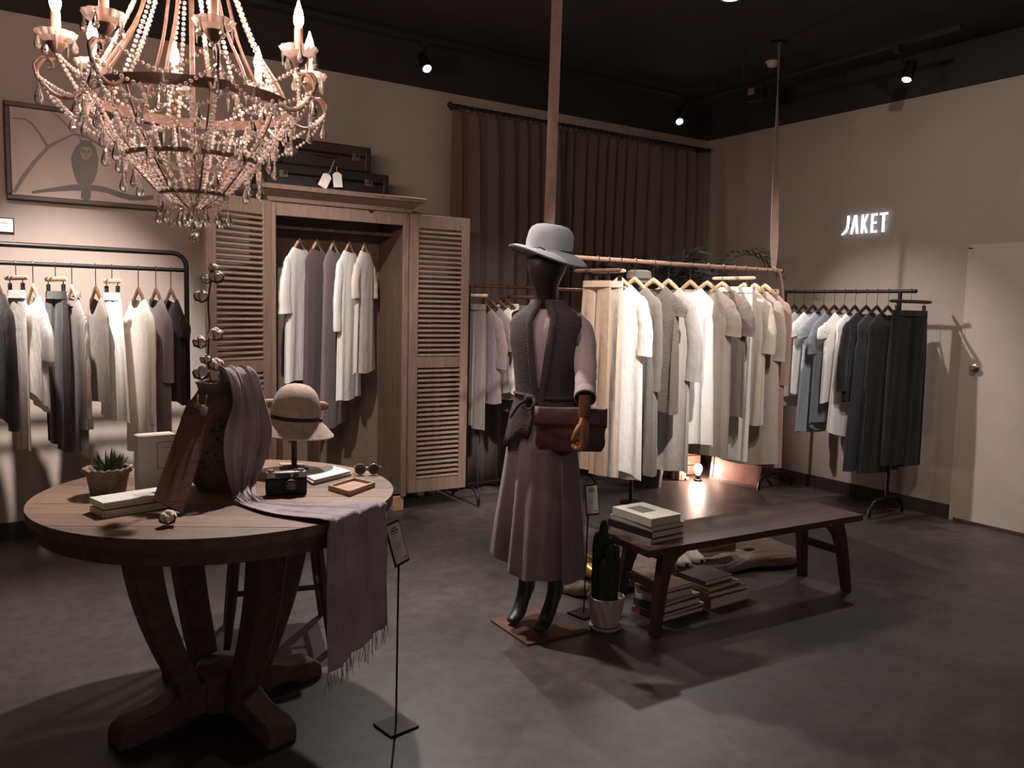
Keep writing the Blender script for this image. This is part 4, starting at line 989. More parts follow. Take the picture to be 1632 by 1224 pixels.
# ================================================================== MANNEQUIN
def mannequin():
    PC = Vector((2.055, 2.866, 0)); TH = math.radians(-60)
    M_rust = blotchy('rusty_steel', (74, 46, 38), (104, 66, 52), 6, 40, .6, .2)
    pl = tag(mk('steel_plate', MB().box((0, 0, .005), (.325, .31, .01)), M_rust, None, (PC.x, PC.y, 0), (0, 0, -.03), smooth=False, bevel=.001), 'rusty square steel plate on floor under the mannequin feet', 'plate')
    t = thing('mannequin', 'faceless dark mannequin in long mauve dress and knitted vest', 'mannequin', (PC.x, PC.y, .0105), TH)
    M_dark = plain('mannequin_dark', (46, 38, 37), .45, var=.1, scale=10)
    # body: one continuous skinned figure
    J = {'pelvis': (0, .01, .92), 'belly': (0, 0, 1.06), 'chest': (0, .005, 1.24), 'neck0': (0, .01, 1.385), 'neck1': (0, -.005, 1.455), 'jaw': (0, -.035, 1.52), 'skull': (0, -.02, 1.59), 'crown': (0, -.015, 1.64),
         'shl': (.135, .01, 1.355), 'shr': (-.135, .01, 1.355), 'ell': (.2, -.05, 1.16), 'wrl': (.27, -.215, 1.075), 'elr': (-.15, .12, 1.14), 'wrr': (-.05, .15, 1.02),
         'hpl': (.08, .01, .86), 'hpr': (-.08, .01, .86), 'knl': (.07, 0, .5), 'knr': (-.09, .01, .5), 'cal': (.06, .045, .32), 'car': (-.095, .055, .32),
         'anl': (.05, .05, .135), 'anr': (-.1, .07, .135), 'hel': (.05, .07, .098), 'her': (-.1, .09, .098), 'bal': (.045, -.045, .032), 'bar': (-.1, -.015, .032), 'tol': (.04, -.115, .02), 'tor': (-.104, -.085, .02)}
    R = {'pelvis': (.13, .1), 'belly': (.105, .085), 'chest': (.135, .1), 'neck0': (.055, .055), 'neck1': (.044, .046), 'jaw': (.055, .075), 'skull': (.1, .12), 'crown': (.075, .085),
         'shl': .042, 'shr': .05, 'ell': .022, 'wrl': .018, 'elr': .036, 'wrr': .025, 'hpl': .085, 'hpr': .085, 'knl': .052, 'knr': .052, 'cal': .045, 'car': .045,
         'anl': .034, 'anr': .034, 'hel': .03, 'her': .03, 'bal': (.036, .026), 'bar': (.036, .026), 'tol': (.028, .015), 'tor': (.028, .015)}
    E = [('pelvis', 'belly'), ('belly', 'chest'), ('chest', 'neck0'), ('neck0', 'neck1'), ('neck1', 'jaw'), ('jaw', 'skull'), ('skull', 'crown'), ('chest', 'shl'), ('chest', 'shr'), ('shl', 'ell'), ('ell', 'wrl'), ('shr', 'elr'), ('elr', 'wrr'),
         ('pelvis', 'hpl'), ('pelvis', 'hpr'), ('hpl', 'knl'), ('hpr', 'knr'), ('knl', 'cal'), ('knr', 'car'), ('cal', 'anl'), ('car', 'anr'), ('anl', 'hel'), ('anr', 'her'), ('anl', 'bal'), ('anr', 'bar'), ('bal', 'tol'), ('bar', 'tor')]
    ks = list(J); me = bpy.data.meshes.new('body'); me.from_pydata([J[k] for k in ks], [(ks.index(a), ks.index(b)) for a, b in E], []); me.materials.append(M_dark)
    o = put('body', me, t); sm = o.modifiers.new('k', 'SKIN'); sm.use_smooth_shade = True
    for i, k in enumerate(ks):
        r = R[k]; me.skin_vertices[0].data[i].radius = r if isinstance(r, tuple) else (r, r)
        me.skin_vertices[0].data[i].use_root = (k == 'pelvis')
    q = o.modifiers.new('u', 'SUBSURF'); q.levels = 2; q.render_levels = 2
    # clothes
    M_dress = cloth('mannequin_dress', (132, 115, 115), .08, bump=.2); M_shirt = cloth('mannequin_shirt', (150, 132, 134), .06)
    mt, nt, bs = _new('knit_vest'); v = _coord(nt, (1, 1, 1)); vo = nt.nodes.new('ShaderNodeTexVoronoi'); vo.inputs['Scale'].default_value = 150; nt.links.new(v, vo.inputs[0])
    r_ = _ramp(nt, vo.outputs[0], lin((70, 58, 58)), lin((50, 40, 41)), 0, .7); nt.links.new(r_.outputs[0], bs.inputs[0]); bs.inputs['Roughness'].default_value = .95; _bump(nt, bs, vo.outputs[0], .45, .003); M_knit = mt
    ph = [(6, .6), (9, 2.0), (15, 1.2)]
    def hem(x, y, a): return .055*(1 if (-x*.7-y*.7) > .06 else 0)+.03*max(0, -x)*4
    rings = []
    for i in range(28):
        u = i/27; z = lerp(1.06, .25, u); hw = lerp(.12, .205, u**.8); hd = lerp(.095, .165, u**.8)
        rings.append(ring_at(z, hw, hd, 120, .021*min(1, u*1.3), [(k, p+u*.5) for k, p in ph], (lambda x, y, a, u=u: (u**3)*(.085*max(0, min(1, (-x-.0)/.2))+.008*math.sin(4*a))), -.01, .005, 2.2))
    mk('skirt', MB().loft(rings), M_dress, t)
    rings = []
    for z, hw, hd in ((1.07, .122, .098), (1.15, .128, .1), (1.25, .142, .108), (1.32, .148, .104), (1.365, .135, .085), (1.39, .1, .07), (1.405, .07, .062)):
        rings.append(ring_at(z, hw, hd, 48, .002, ph, None, 0, .0, 2.2))
    mk('shirt', MB().loft(rings), M_shirt, t)
    def sleeve(pts, rs, cuff):
        P = smooth_path(pts, 6); n = len(P); rr = [lerp(rs[0], rs[1], i/(n-1))*(1+.035*math.sin(i*1.7)) for i in range(n)]
        s_ = mk('sleeve', MB().tube(P, rr, 20, caps=False, flat=.9), M_shirt, t)
        if cuff:
            a, b = P[-4], P[-1]; mk('cuff', MB().tube([a, a.lerp(b, .1), b, b+(b-a)*.05], [rs[1]+.002, rs[1]+.004, rs[1]+.005, rs[1]], 20, caps=False), M_shirt, s_)
    sleeve([(.11, .01, 1.35), (.16, .012, 1.3), (.2, -.045, 1.17), (.24, -.14, 1.11), (.27, -.215, 1.058)], (.056, .04), True)
    sleeve([(-.12, .01, 1.37), (-.15, .05, 1.28), (-.15, .12, 1.14), (-.1, .15, 1.07), (-.04, .155, 1.02)], (.06, .045), False)
    # knitted vest, open at the front
    rings = []; n = 64
    prof = [(1.445, .075, .068, .32), (1.42, .085, .075, .34), (1.395, .125, .09, .34), (1.375, .155, .102, .33), (1.34, .172, .114, .3), (1.26, .168, .118, .26), (1.18, .15, .115, .22), (1.1, .14, .112, .16), (1.04, .135, .11, .1),
            (1.0, .142, .117, .08), (.95, .155, .125, .1), (.9, .168, .134, .14), (.87, .176, .139, .2), (.83, .184, .143, .24)]
    for i, (z, hw, hd, op) in enumerate(prof):
        ring = []; low = max(0, (1.03-z)/.23)
        for j in range(n):
            a = -PI/2+.12+op+(2*PI-2*op)*j/(n-1); c, s = math.cos(a), math.sin(a)
            w_ = .013*low*(math.sin(8*a+.5)+.5*math.sin(15*a+z*6)); dz = low*(.035*math.sin(3*a+.3)+.015*math.sin(9*a))
            ring.append(((hw+w_)*c, (hd+w_)*s+.004, z+(dz if low > .4 else 0)))
        rings.append(ring)
    mk('knit_vest', MB().loft(rings, closed=False), M_knit, t, solid=.007, ang=70)
    for sx in (0, 1):
        pts = [Vector(r[0 if sx == 0 else -1])+Vector((0, -.006, 0)) for r in rings[:10]]
        mk('vest_lapel', MB().tube(smooth_path(pts, 3), [.016]*28, 8, flat=.45), M_knit, t)
    belt = [(.142*math.cos(a), .116*math.sin(a)+.004, 1.035+.006*math.sin(2*a)) for a in [2*PI*k/40 for k in range(40)]]
    mk('belt_cord', MB().tube(belt, .008, 8, closed=True), cloth('belt_cord', (58, 44, 46)), t)
    mk('belt_knot', MB().ball((-.02, -.122, 1.03), .018, 10, 8, (1.4, .7, .8)).tube(smooth_path([(-.02, -.125, 1.03), (-.06, -.135, 1.0), (-.085, -.13, .97), (-.1, -.14, .94)], 3), .007, 6).tube(smooth_path([(0, -.125, 1.03), (.015, -.14, 1.01), (-.005, -.14, .985), (-.05, -.13, .99)], 3), .006, 6), MATS['belt_cord'], t)
    # wooden hand closed on the clutch
    M_hand = wood('hand_wood', (150, 98, 72), (176, 120, 90), 7, (4, 4, 1), .4)
    hd_ = bpy.data.objects.new('hand', None); C.objects.link(hd_); hd_.parent = t; hd_.location = (.27, -.216, 1.052); hd_['label'] = 'jointed wooden hand holding the clutch bag'
    m_ = MB().tube([(0, 0, .02), (0, -.002, -.03), (0, -.004, -.062), (0, -.006, -.075)], [.026, .025, .024, .02], 14)
    mk('wrist', m_, wood('hand_wood_dark', (104, 66, 50), (124, 82, 62), 7, (4, 4, 1), .4), hd_)
    pm = [((0, -.006, -.07), .024, .02), ((.002, -.008, -.095), .036, .019), ((.002, -.010, -.13), .040, .018), ((.001, -.012, -.155), .036, .015)]
    rings = [[(c[0]+rx*.55*math.cos(a), c[1]+rx*math.sin(a), c[2]) for a in [2*PI*k/16 for k in range(16)]] for c, rx, ry in pm]
    mk('palm', MB().loft(rings, True, True, True), M_hand, hd_)
    for k in range(4):
        y = -.012+(k-1.5)*.0175; l = (.9, 1.05, 1.0, .8)[k]
        mk('finger', MB().tube(smooth_path([(.006, y, -.15), (.008, y-.001, -.15-.028*l), (-.004, y-.001, -.15-.046*l), (-.024, y, -.15-.044*l), (-.032, y, -.15-.03*l)], 4), [.0088, .0088, .0092, .009, .0088, .0088, .009, .0088, .0086, .0084, .0084, .0084, .0082, .008, .008, .0075, .006], 8), M_hand, hd_)
    mk('thumb', MB().tube(smooth_path([(-.004, -.038, -.1), (-.012, -.05, -.122), (-.02, -.05, -.145), (-.03, -.044, -.16)], 4), [.011, .011, .0108, .0105, .0105, .0105, .0105, .0103, .01, .0098, .0095, .009, .007], 8), M_hand, hd_)
    # clutch: hangs between hand and skirt, its broad face turned to the hand
    c0 = t.matrix_basis if False else None
    ex = Vector((math.cos(TH), math.sin(TH), 0)); ey = Vector((-math.sin(TH), math.cos(TH), 0))
    bc = CAM+ray(909, 684)*3.303
    t2 = thing('clutch_bag', 'burgundy leather fold-over clutch held in the mannequin hand', 'clutch bag', bc, math.radians(-38))
    M_bag = plain('burgundy_leather', (78, 44, 46), .45, var=.25, scale=22, bump=.25)
    rg = random.Random(4); rows = []
    for i in range(13):
        u = i/12; z = lerp(-.088, .083, u); th = .008+.013*math.sin(PI*min(1, .12+u*.8)); hw = .142*(1-.10*(1-min(1, u*4))**2)
        rows.append([(hw*math.copysign(abs(math.cos(a))**.6, math.cos(a))+.002*math.sin(3*a+i), th*math.sin(a)+.002*math.sin(5*a+i*1.3), z) for a in [2*PI*k/32 for k in range(32)]])
    mk('bag_body', MB().loft(rows, True, True, True), M_bag, t2)
    fl = []
    for (y, z) in ((.01, .084), (0, .088), (-.014, .084), (-.024, .06), (-.026, .03), (-.026, .014)):
        fl.append([(x, y-.003*math.sin(x*40), z+.002*math.sin(x*25)) for x in [-.147+.294*k/14 for k in range(15)]])
    mk('flap', MB().loft(fl, closed=False), M_bag, t2, solid=.004)
    # felt hat
    hp = ony(874, 402, 2.85)
    t3 = thing('felt_hat', 'grey blue felt hat with wide brim on the mannequin head', 'hat', (hp.x, hp.y, hp.z-.008), rot=(math.radians(5), math.radians(7), math.radians(-33)))
    M_felt = cloth('felt_greyblue', (150, 153, 158), .05, bump=.12)
    pr = [(.168, -.02), (.17, -.014), (.15, .0), (.125, .008), (.102, .012), (.094, .02), (.094, .05), (.089, .085), (.08, .105), (.062, .118), (.035, .124), (.001, .124)]
    rings = []
    for r, z in pr:
        ring = []
        for k in range(64):
            a = 2*PI*k/64; b = max(0, (r-.1)/.07)
            sq = 1+.06*math.cos(2*a)*(r < .1)
            ring.append((r*sq*math.cos(a), r*math.sin(a)*(1+.03*b), z+b*(.012*math.sin(2*a+.6)-.018*math.cos(a)+.012*max(0, -math.sin(a)))))
        rings.append(ring)
    mk('hat_body', MB().loft(rings), M_felt, t3, solid=.003)
    mk('hat_band', MB().lathe([(.0975, .014), (.0972, .024)], 48, fn=lambda r, z, a: r*(1+.06*math.cos(2*a))), M_clip, t3, solid=.002)
    mk('band_bow', MB().tube(smooth_path([(-.02, -.1, .017), (-.045, -.106, .024), (-.055, -.108, .012), (-.03, -.108, .008), (0, -.108, .012), (.03, -.112, .004)], 3), .0028, 6), M_clip, t3)
mannequin()

# ================================================================== SIGN STANDS
def sign_stand(base, rod_top, card_o, w_, h_, label, lines):
    t = thing('sign_stand', label, 'sign stand', base)
    b = Vector(base); 
    mk('base_plate', MB().box((0, 0, .004), (.11, .11, .008)), M_blackmetal, t, rot=(0, 0, .15), smooth=False)
    mk('rod', MB().tube([(0, 0, .008), Vector(rod_top)-b], .0035, 8), M_blackmetal, t)
    o = Vector(card_o)-b; w_, h_ = Vector(w_), Vector(h_); nn = w_.cross(h_).normalized()
    if nn.dot(CAM-Vector(card_o)) < 0: nn = -nn
    def q(u0, v0, u1, v1, d0, d1, nm, m_):
        P = [o+w_*u+h_*v for u, v in ((u0, v0), (u1, v0), (u1, v1), (u0, v1))]
        return mk(nm, MB().add([p+nn*d0 for p in P]+[p+nn*d1 for p in P], [(3, 2, 1, 0), (4, 5, 6, 7), (0, 1, 5, 4), (1, 2, 6, 5), (2, 3, 7, 6), (3, 0, 4, 7)]), m_, t, smooth=False)
    q(-.07, -.03, 1.07, 1.03, -.004, 0, 'card_holder', M_blackmetal)
    q(0, .03, 1, .97, 0, .0012, 'card', plain('sign_card', (222, 208, 196), .6, var=.03))
    for u0, v0, u1, v1 in lines: q(u0, v0, u1, v1, .0012, .0016, 'printed_text', plain('sign_ink', (110, 84, 78), .7))
TXT = [(.3, .86, .7, .89), (.22, .79, .8, .83), (.2, .74, .72, .76), (.3, .5, .6, .512), (.3, .44, .66, .452), (.3, .38, .56, .392), (.62, .1, .95, .125)]
base = onz(631, 1158); rt = Vector((base.x, base.y, onz(0, 0, 0).z)); zt = ony(634, 898, base.y).z
fwd = Vector((CF.x, CF.y, 0)).normalized(); rgt = Vector((CR.x, CR.y, 0)).normalized()
sign_stand(base, (base.x+.004, base.y, zt), Vector((base.x-.008, base.y-.01, zt-.005)), rgt*.030+fwd*.075, rgt*-.042+Vector((0, 0, .125))+fwd*.035, 'thin black floor stand with tilted white price card before the scarf', TXT)
base = onz(930, 979)
c0 = ony(940, 821, base.y); zt = c0.z
sign_stand(base, (base.x+.008, base.y, zt), c0+rgt*-.012, rgt*.055+fwd*.03, Vector((0, 0, .135))+rgt*-.010+fwd*.02, 'thin black floor stand with white price card behind the mannequin skirt', TXT)

# ================================================================== BENCH
def bench():
    c = [Vector((2.375, 2.838, 0)), Vector((2.375, 2.508, 0)), Vector((3.78, 2.44, 0)), Vector((3.782, 2.748, 0))]
    ctr = sum(c, Vector())/4; rz = math.atan2(c[2].y-c[1].y, c[2].x-c[1].x); L, W, H = 1.42, .325, .40
    t = thing('low_bench', 'long low dark walnut bench with splayed legs on floor', 'bench', ctr, rz)
    Mb = wood('bench_walnut', (64, 42, 38), (92, 62, 55), 4, (1, 10, 10), .5, .1); Ml = wood('bench_leg_walnut', (58, 40, 34), (80, 56, 48), 5, (6, 6, 1), .45)
    n = 3
    for k in range(n):
        y0 = -W/2+W*k/n
        pr = [(y0+.0006, H-.03), (y0+W/n-.0006, H-.03), (y0+W/n-.0006, H), (y0+.0006, H)]
        mk('plank', MB().box((0, y0+W/n/2, H-.016), (L, W/n-.0012, .032)), Mb, t, smooth=False, bevel=.0012)
    for sx in (-1, 1):
        for sy in (-1, 1):
            x = sx*(L/2-.13); y = sy*(W/2-.045)
            rings = []
            for z, d, w2, inn in ((H-.032, -.012, .03, .14), (H-.045, -.008, .03, .1), (H-.065, -.002, .03, .065), (H-.1, .008, .028, .042), (H-.15, .02, .026, .033), (.2, .03, .025, .028), (.0, .062, .018, .02)):
                cx, cy = x+sx*d, y+sy*d*.35
                xo, xi = cx+sx*w2, cx-sx*inn; lo, hi = min(xo, xi), max(xo, xi)
                rings.append([(lo, cy-.022, z), (hi, cy-.022, z), (hi, cy+.022, z), (lo, cy+.022, z)])
            mk('leg', MB().loft(rings, True, True, True), Ml, t, bevel=.005, ang=50)
        mk('end_stretcher', MB().box((sx*(L/2-.1), 0, .21), (.026, W-.11, .04)), Ml, t, bevel=.004)
        mk('corner_brace', MB().box((sx*(L/2-.12), 0, H-.05), (.05, W-.09, .036)), Ml, t, bevel=.004)
    return ctr, rz, H
bctr, brz, BH = bench()
def bcol(n, c): return plain('cover_'+n, c, .5, var=.08)
def stack(A, B, Cc, z0, items, where, group):
    # A front corner, B right end, Cc left end of the lowest book on the surface at height z0
    a, b, c = onz(*A, z0), onz(*B, z0), onz(*Cc, z0)
    rz = math.atan2(b.y-a.y, b.x-a.x); L, W = (b-a).length, min((c-a).length, .3); nrm = Vector((-math.sin(rz), math.cos(rz), 0)); ctr = (a+b)/2+nrm*W/2; z = z0+.0006
    N = len(items)
    for i, (th, col, sc, sh, tw, desc, ttl) in enumerate(items):
        place = 'bottom' if i == 0 else ('top' if i == N-1 else '%s from bottom' % ORD[i])
        p = ctr+Vector((math.cos(rz), math.sin(rz), 0))*sh[0]+nrm*sh[1]
        # spine towards the viewer's left
        book((p.x, p.y, z), rz+tw, L*sc, W*sc, th, col, '%s, %s of %s' % (desc, place, where), group, title=ttl)
        z += th+.0006
grey = bcol('grey', (150, 138, 128)); blk = bcol('black', (34, 28, 27)); cream_ = bcol('cream', (206, 194, 178)); lgrey = bcol('lightgrey', (184, 172, 162))
stack((1037, 868), (1090, 857), (979, 842), BH, [
  (.020, grey, 1.0, (0, 0), 0, 'flat grey book', None), (.032, blk, .98, (0, .0), .02, 'thick black book', None),
  (.020, lgrey, .97, (.01, 0), 0, 'pale grey book', None), (.036, cream_, .9, (0, -.005), -.02, 'cream photo book with dark picture on cover', (-.05, .1, .45, .42, bcol('photo', (84, 78, 74))))], 'the stack on the bench', 'books stacked on the bench')
red = bcol('red', (110, 52, 50)); brn = bcol('brown', (116, 78, 62)); tanb = bcol('tan', (158, 122, 98)); dgr = bcol('dark', (62, 52, 50)); whi = bcol('white', (200, 188, 178))
stack((1052, 994), (1122, 974), (1012, 972), 0, [
  (.024, red, 1.0, (0, 0), 0, 'flat dark red book', None), (.012, whi, .98, (.01, .0), .06, 'thin white magazine', None), (.034, dgr, .93, (-.01, 0), .03, 'thick dark grey book', None),
  (.014, lgrey, .9, (0, .005), .08, 'thin pale grey book', None), (.030, whi, .8, (-.02, .01), -.02, 'white book', None), (.022, brn, .8, (-.025, .012), .04, 'brown book', None)], 'the left stack under the bench', 'books stacked under the bench')
stack((1132, 973), (1194, 955), (1098, 946), 0, [
  (.055, tanb, 1.0, (0, 0), 0, 'very thick tan book', None), (.026, brn, .96, (-.01, .0), -.03, 'reddish brown book', None), (.02, tanb, .84, (-.03, 0), .05, 'slim tan book', None), (.026, dgr, .72, (-.04, .01), .02, 'small dark book', None)], 'the right stack under the bench', 'books stacked under the bench')

# ---- driftwood slab with shoes
def slab_log():
    a, b = onz(905, 958), onz(1283, 893); dv = b-a; L = dv.length; rz = math.atan2(dv.y, dv.x); nrm = Vector((-math.sin(rz), math.cos(rz), 0))
    ctr = (a+b)/2+nrm*.17; t = thing('driftwood_slab', 'weathered grey driftwood slab lying on floor behind the bench', 'driftwood', ctr, rz)
    mt = wood('driftwood', (108, 90, 79), (156, 134, 119), 5, (1, 6, 6), .85, .8)
    rg = random.Random(8); rings = []
    for i in range(30):
        u = i/29; x = lerp(-L/2, L/2, u); w_ = .19+.03*math.sin(u*9)+.02*math.sin(u*23); h = .085+.012*math.sin(u*7+1)+.008*math.sin(u*19); e = min(1, u*14, (1-u)*14)**.35
        rings.append([(x, w_*e*math.copysign(abs(math.cos(q))**.7, math.cos(q))+.02*math.sin(u*6), max(0, (h/2+h/2*math.copysign(abs(math.sin(q))**.6, math.sin(q)))*(.3+.7*e)+.004*math.sin(6*q+u*40))) for q in [2*PI*k/24 for k in range(24)]])
    mk('slab_body', MB().loft(rings, True, True, True), mt, t)
    mk('knot_hole', MB().ball((L*.27, -.1, .085), .035, 10, 6, (1.4, .7, .35)), plain('knot_dark', (38, 28, 24), .95), t)
    for k in range(4):
        x = -L*.35+k*L*.23; mk('bark_ridge', MB().tube(smooth_path([(x, -.19, .045), (x+.1, -.185, .055), (x+.22, -.19, .045)], 3), .014, 6, flat=.5), mt, t)
slab_log()
def shoe(name, loc, rz, col, sole, label, group, style, zs=.1):
    t = thing(name, label, 'shoe', loc, rz, group); L = .235
    out = [(-.5, .0, .026), (-.46, .0, .032), (-.3, .0, .033), (-.05, 0, .033), (.2, 0, .042), (.36, 0, .042), (.46, 0, .030), (.5, 0, .012)]
    rings = []
    for u, c, w_ in out: rings.append([(u*L, -w_, 0), (u*L, w_, 0), (u*L, w_, .010), (u*L, -w_, .010)])
    mk('sole', MB().loft(rings, True, True, True), sole, t, bevel=.003)
    def upper(u0, u1, h, nm, heel=False):
        rr = []
        for i in range(12):
            u = lerp(u0, u1, i/11); w_ = None
            for (a, _, wa), (b, _, wb) in zip(out, out[1:]):
                if a <= u <= b: w_ = lerp(wa, wb, (u-a)/(b-a))
            w_ = (w_ or .03)*.97; hh = h(i/11)
            rr.append([(u*L, w_*math.cos(q), .010+hh*max(0, math.sin(q))**.75) for q in [PI*k/14 for k in range(15)]])
        return mk(nm, MB().loft(rr, closed=False), col, t, solid=.003)
    if style == 'mule': upper(.0, .5, lambda u: lerp(.062, .018, u**1.3), 'upper'); mk('insole', MB().box((-.12*L, 0, .0115), (.7*L, .05, .003)), sole, t)
    else:
        upper(.02, .5, lambda u: lerp(.05, .02, u**1.4), 'upper'); m_ = MB()
        hr = []
        for i in range(13):
            q = PI/2+PI*i/12; r = .031; hr.append([(-.37*L+.07*0+math.cos(q)*r*1.0, math.sin(q)*r, .01), (-.37*L+math.cos(q)*r*1.02, math.sin(q)*r*1.02, .055)])
        hr = [[(.02*L, .032, .01), (.02*L, .03, .04)]]+hr+[[(.02*L, -.032, .01), (.02*L, -.03, .04)]]
        mk('heel_counter', MB().loft(hr, closed=False), col, t, solid=.003)
    return t
wl = plain('white_leather', (206, 192, 178), .5, var=.05); bl = plain('tan_leather', (140, 82, 56), .4, var=.15); gl = plain('gold_leather', (188, 138, 90), .3, metal=.5, var=.2); sl_ = plain('shoe_sole', (70, 52, 44), .7)
p = onz(1079, 898, .1); shoe('mule_shoe', (p.x, p.y, .111), math.radians(-110), wl, sl_, 'left white leather mule sitting on driftwood under the bench', 'white mules', 'mule')
p = onz(1097, 893, .1); shoe('mule_shoe', (p.x, p.y, .111), math.radians(-100), wl, sl_, 'right white leather mule sitting on driftwood under the bench', 'white mules', 'mule')
p = onz(1140, 882, .1); shoe('loafer', (p.x, p.y, .111), math.radians(160), bl, cream_, 'tan loafer lying nearer the white mules on driftwood', 'tan loafers', 'loafer')
p = onz(1140, 882, .1)+Vector((.06, .125, 0)); shoe('loafer', (p.x, p.y, .111), math.radians(175), bl, cream_, 'tan loafer lying farther from the white mules on driftwood', 'tan loafers', 'loafer')
p = onz(935, 922, .09); shoe('ballet_flat', (p.x, p.y, .111), math.radians(-70), gl, sl_, 'gold ballet flat on driftwood beside the mannequin skirt', 'gold flats', 'loafer')
p = onz(952, 912, .09); shoe('ballet_flat', (p.x, p.y, .111), math.radians(-62), gl, sl_, 'gold ballet flat on driftwood behind the cactus', 'gold flats', 'loafer')
p = onz(655, 790, .0); shoe('striped_slipper', (p.x, p.y+.0, .0), math.radians(-60), plain('slipper_straw', (116, 90, 76), .7, var=.4, scale=90), sl_, 'woven slipper on floor under the right wardrobe door', 'slippers', 'mule')
p = onz(672, 786, .0); shoe('striped_slipper', (p.x, p.y+.0, .0), math.radians(-55), MATS['slipper_straw'], sl_, 'woven slipper on floor behind the right wardrobe door edge', 'slippers', 'mule')

# ---- cactus
p = onz(964, 1001)
t = thing('potted_cactus', 'tall ribbed dark cactus in white swirl patterned pot', 'potted plant', (p.x, p.y, 0))
M_pot = plain('glazed_white', (190, 176, 164), .35, var=.06)
def swirl(r, z, a): return r*(1+.045*math.sin(12*a+z*45)) if .02 < z < .145 and r > .05 else r
mk('pot', MB().lathe([(.001, .016), (.05, .016), (.058, .022)]+[(.058+.023*(k/10)**.8, .022+.122*k/10) for k in range(1, 11)]+[(.083, .150), (.077, .152), (.074, .135), (.001, .13)], 84, fn=swirl), M_pot, t, ang=60)
mk('saucer', MB().lathe([(.001, 0), (.06, 0), (.072, .012), (.072, .018), (.066, .018), (.05, .012), (.001, .012)], 40), M_pot, t)
M_cac = plain('cactus_green', (34, 40, 30), .7, var=.2)
for k, (cx_, cy_, h, r) in enumerate(((-.044, .01, .31, .021), (-.018, .02, .36, .02), (.012, -.018, .26, .023), (.034, .004, .255, .02), (.02, .035, .28, .02), (-.02, -.035, .2, .018))):
    x, y = rgt.x*cx_+fwd.x*cy_, rgt.y*cx_+fwd.y*cy_
    pr = [(r*.8, 0), (r*.95, h*.2), (r, h*.5), (r, h*.8), (r*.85, h*.92), (r*.5, h*.985), (.001, h)]
    o = mk('cactus_column', MB().lathe(pr, 36, (x, y, .13), fn=lambda rr, z, a: rr*(1+.13*math.cos(9*a))), M_cac, t, ang=80)
    m_ = MB()
    for q in range(9):
        a = 2*PI*q/9
        for j in range(int(h/.022)):
            z = .015+j*.022
            if z > h*.95: continue
            b = Vector((x+r*1.12*math.cos(a), y+r*1.12*math.sin(a), .13+z)); m_.tube([b, b+Vector((math.cos(a)*.007, math.sin(a)*.007, .004))], [.001, .0004], 3)
    o2 = mk('spines', m_, plain('spine_pale', (110, 98, 84), .8), o); o2['kind'] = 'stuff'

# ================================================================== GLOWING CORNER BEHIND THE DRESSES
p = onz(1112, 766)
t = thing('floor_bulb', 'bare bright filament bulb glowing on the floor below dresses', 'lamp', (p.x, p.y, 0))
mk('socket', MB().lathe([(.001, 0), (.035, 0), (.035, .012), (.02, .018), (.018, .05), (.001, .05)], 16), M_blackmetal, t)
mk('bulb', MB().lathe([(.014, .05), (.02, .065), (.032, .09), (.035, .105), (.03, .125), (.016, .138), (.001, .142)], 20), emit('bulb_warm', (255, 224, 204), 160), t)
a, b = onz(1130, 764), onz(1209, 780); rz = math.atan2(b.y-a.y, b.x-a.x); L = (b-a).length
t = thing('leaning_picture', 'reddish framed print with glass leaning low against the right rack', 'picture', (a+b)/2, rot=(math.radians(-8), 0, rz))
M_pr = blotchy('rust_print', (110, 70, 60), (150, 104, 92), 7, 30, .6, 0)
nb = plain('brown_frame', (78, 54, 46), .45)
mk('frame_bottom', MB().box((0, .012, .012), (L, .024, .024)), nb, t, smooth=False); mk('frame_top', MB().box((0, .012, .408), (L, .024, .024)), nb, t, smooth=False)
for sx in (-1, 1): mk('frame_side', MB().box((sx*(L/2-.012), .012, .21), (.024, .024, .37)), nb, t, smooth=False)
mk('print', MB().box((0, .012, .21), (L-.048, .006, .372)), M_pr, t, smooth=False)
M_pr.node_tree.nodes['Principled BSDF'].inputs['Coat Weight'].default_value = 1; M_pr.node_tree.nodes['Principled BSDF'].inputs['Coat Roughness'].default_value = .06
a, b = onz(1078, 757), onz(1128, 760)
t = thing('wooden_crate', 'reddish wooden crate standing on floor behind the glowing bulb', 'crate', (5.05, 5.10, 0), math.radians(-12))
Mcr = wood('crate_red', (112, 68, 58), (146, 94, 80), 5, (1, 8, 8), .5)
for k in range(4): mk('slat', MB().box((0, -.1, .05+k*.085), (.42, .014, .078)), Mcr, t, smooth=False, bevel=.002)
for k in range(4): mk('slat', MB().box((0, .1, .05+k*.085), (.42, .014, .078)), Mcr, t, smooth=False, bevel=.002)
for sx in (-1, 1): mk('end_panel', MB().box((sx*.2, 0, .175), (.02, .184, .34)), Mcr, t, smooth=False)
mk('floor_board', MB().box((0, 0, .012), (.37, .18, .012)), Mcr, t, smooth=False)
p = onz(1080, 763)
t = thing('carved_figurine', 'small carved wooden animal figurine sitting beside the glowing bulb', 'figurine', (p.x, p.y, 0), math.radians(-60))
Mf = plain('carved_wood', (150, 108, 86), .6, var=.5, scale=45, bump=.6)
mk('figure_body', MB().lathe([(.001, 0), (.062, 0), (.066, .04), (.055, .1), (.042, .15), (.03, .18), (.026, .2), (.036, .22), (.042, .245), (.036, .27), (.018, .285), (.001, .288)], 24, fn=lambda r, z, a: r*(1+.06*math.sin(9*a+z*60))), Mf, t)
for sx in (-1, 1):
    mk('ear', MB().tube([(sx*.022, 0, .27), (sx*.028, 0, .3), (sx*.03, 0, .318)], [.014, .009, .001], 8), Mf, t)
    mk('front_leg', MB().tube([(sx*.022, -.035, .13), (sx*.024, -.055, .06), (sx*.024, -.062, .006)], [.014, .013, .016], 8), Mf, t)
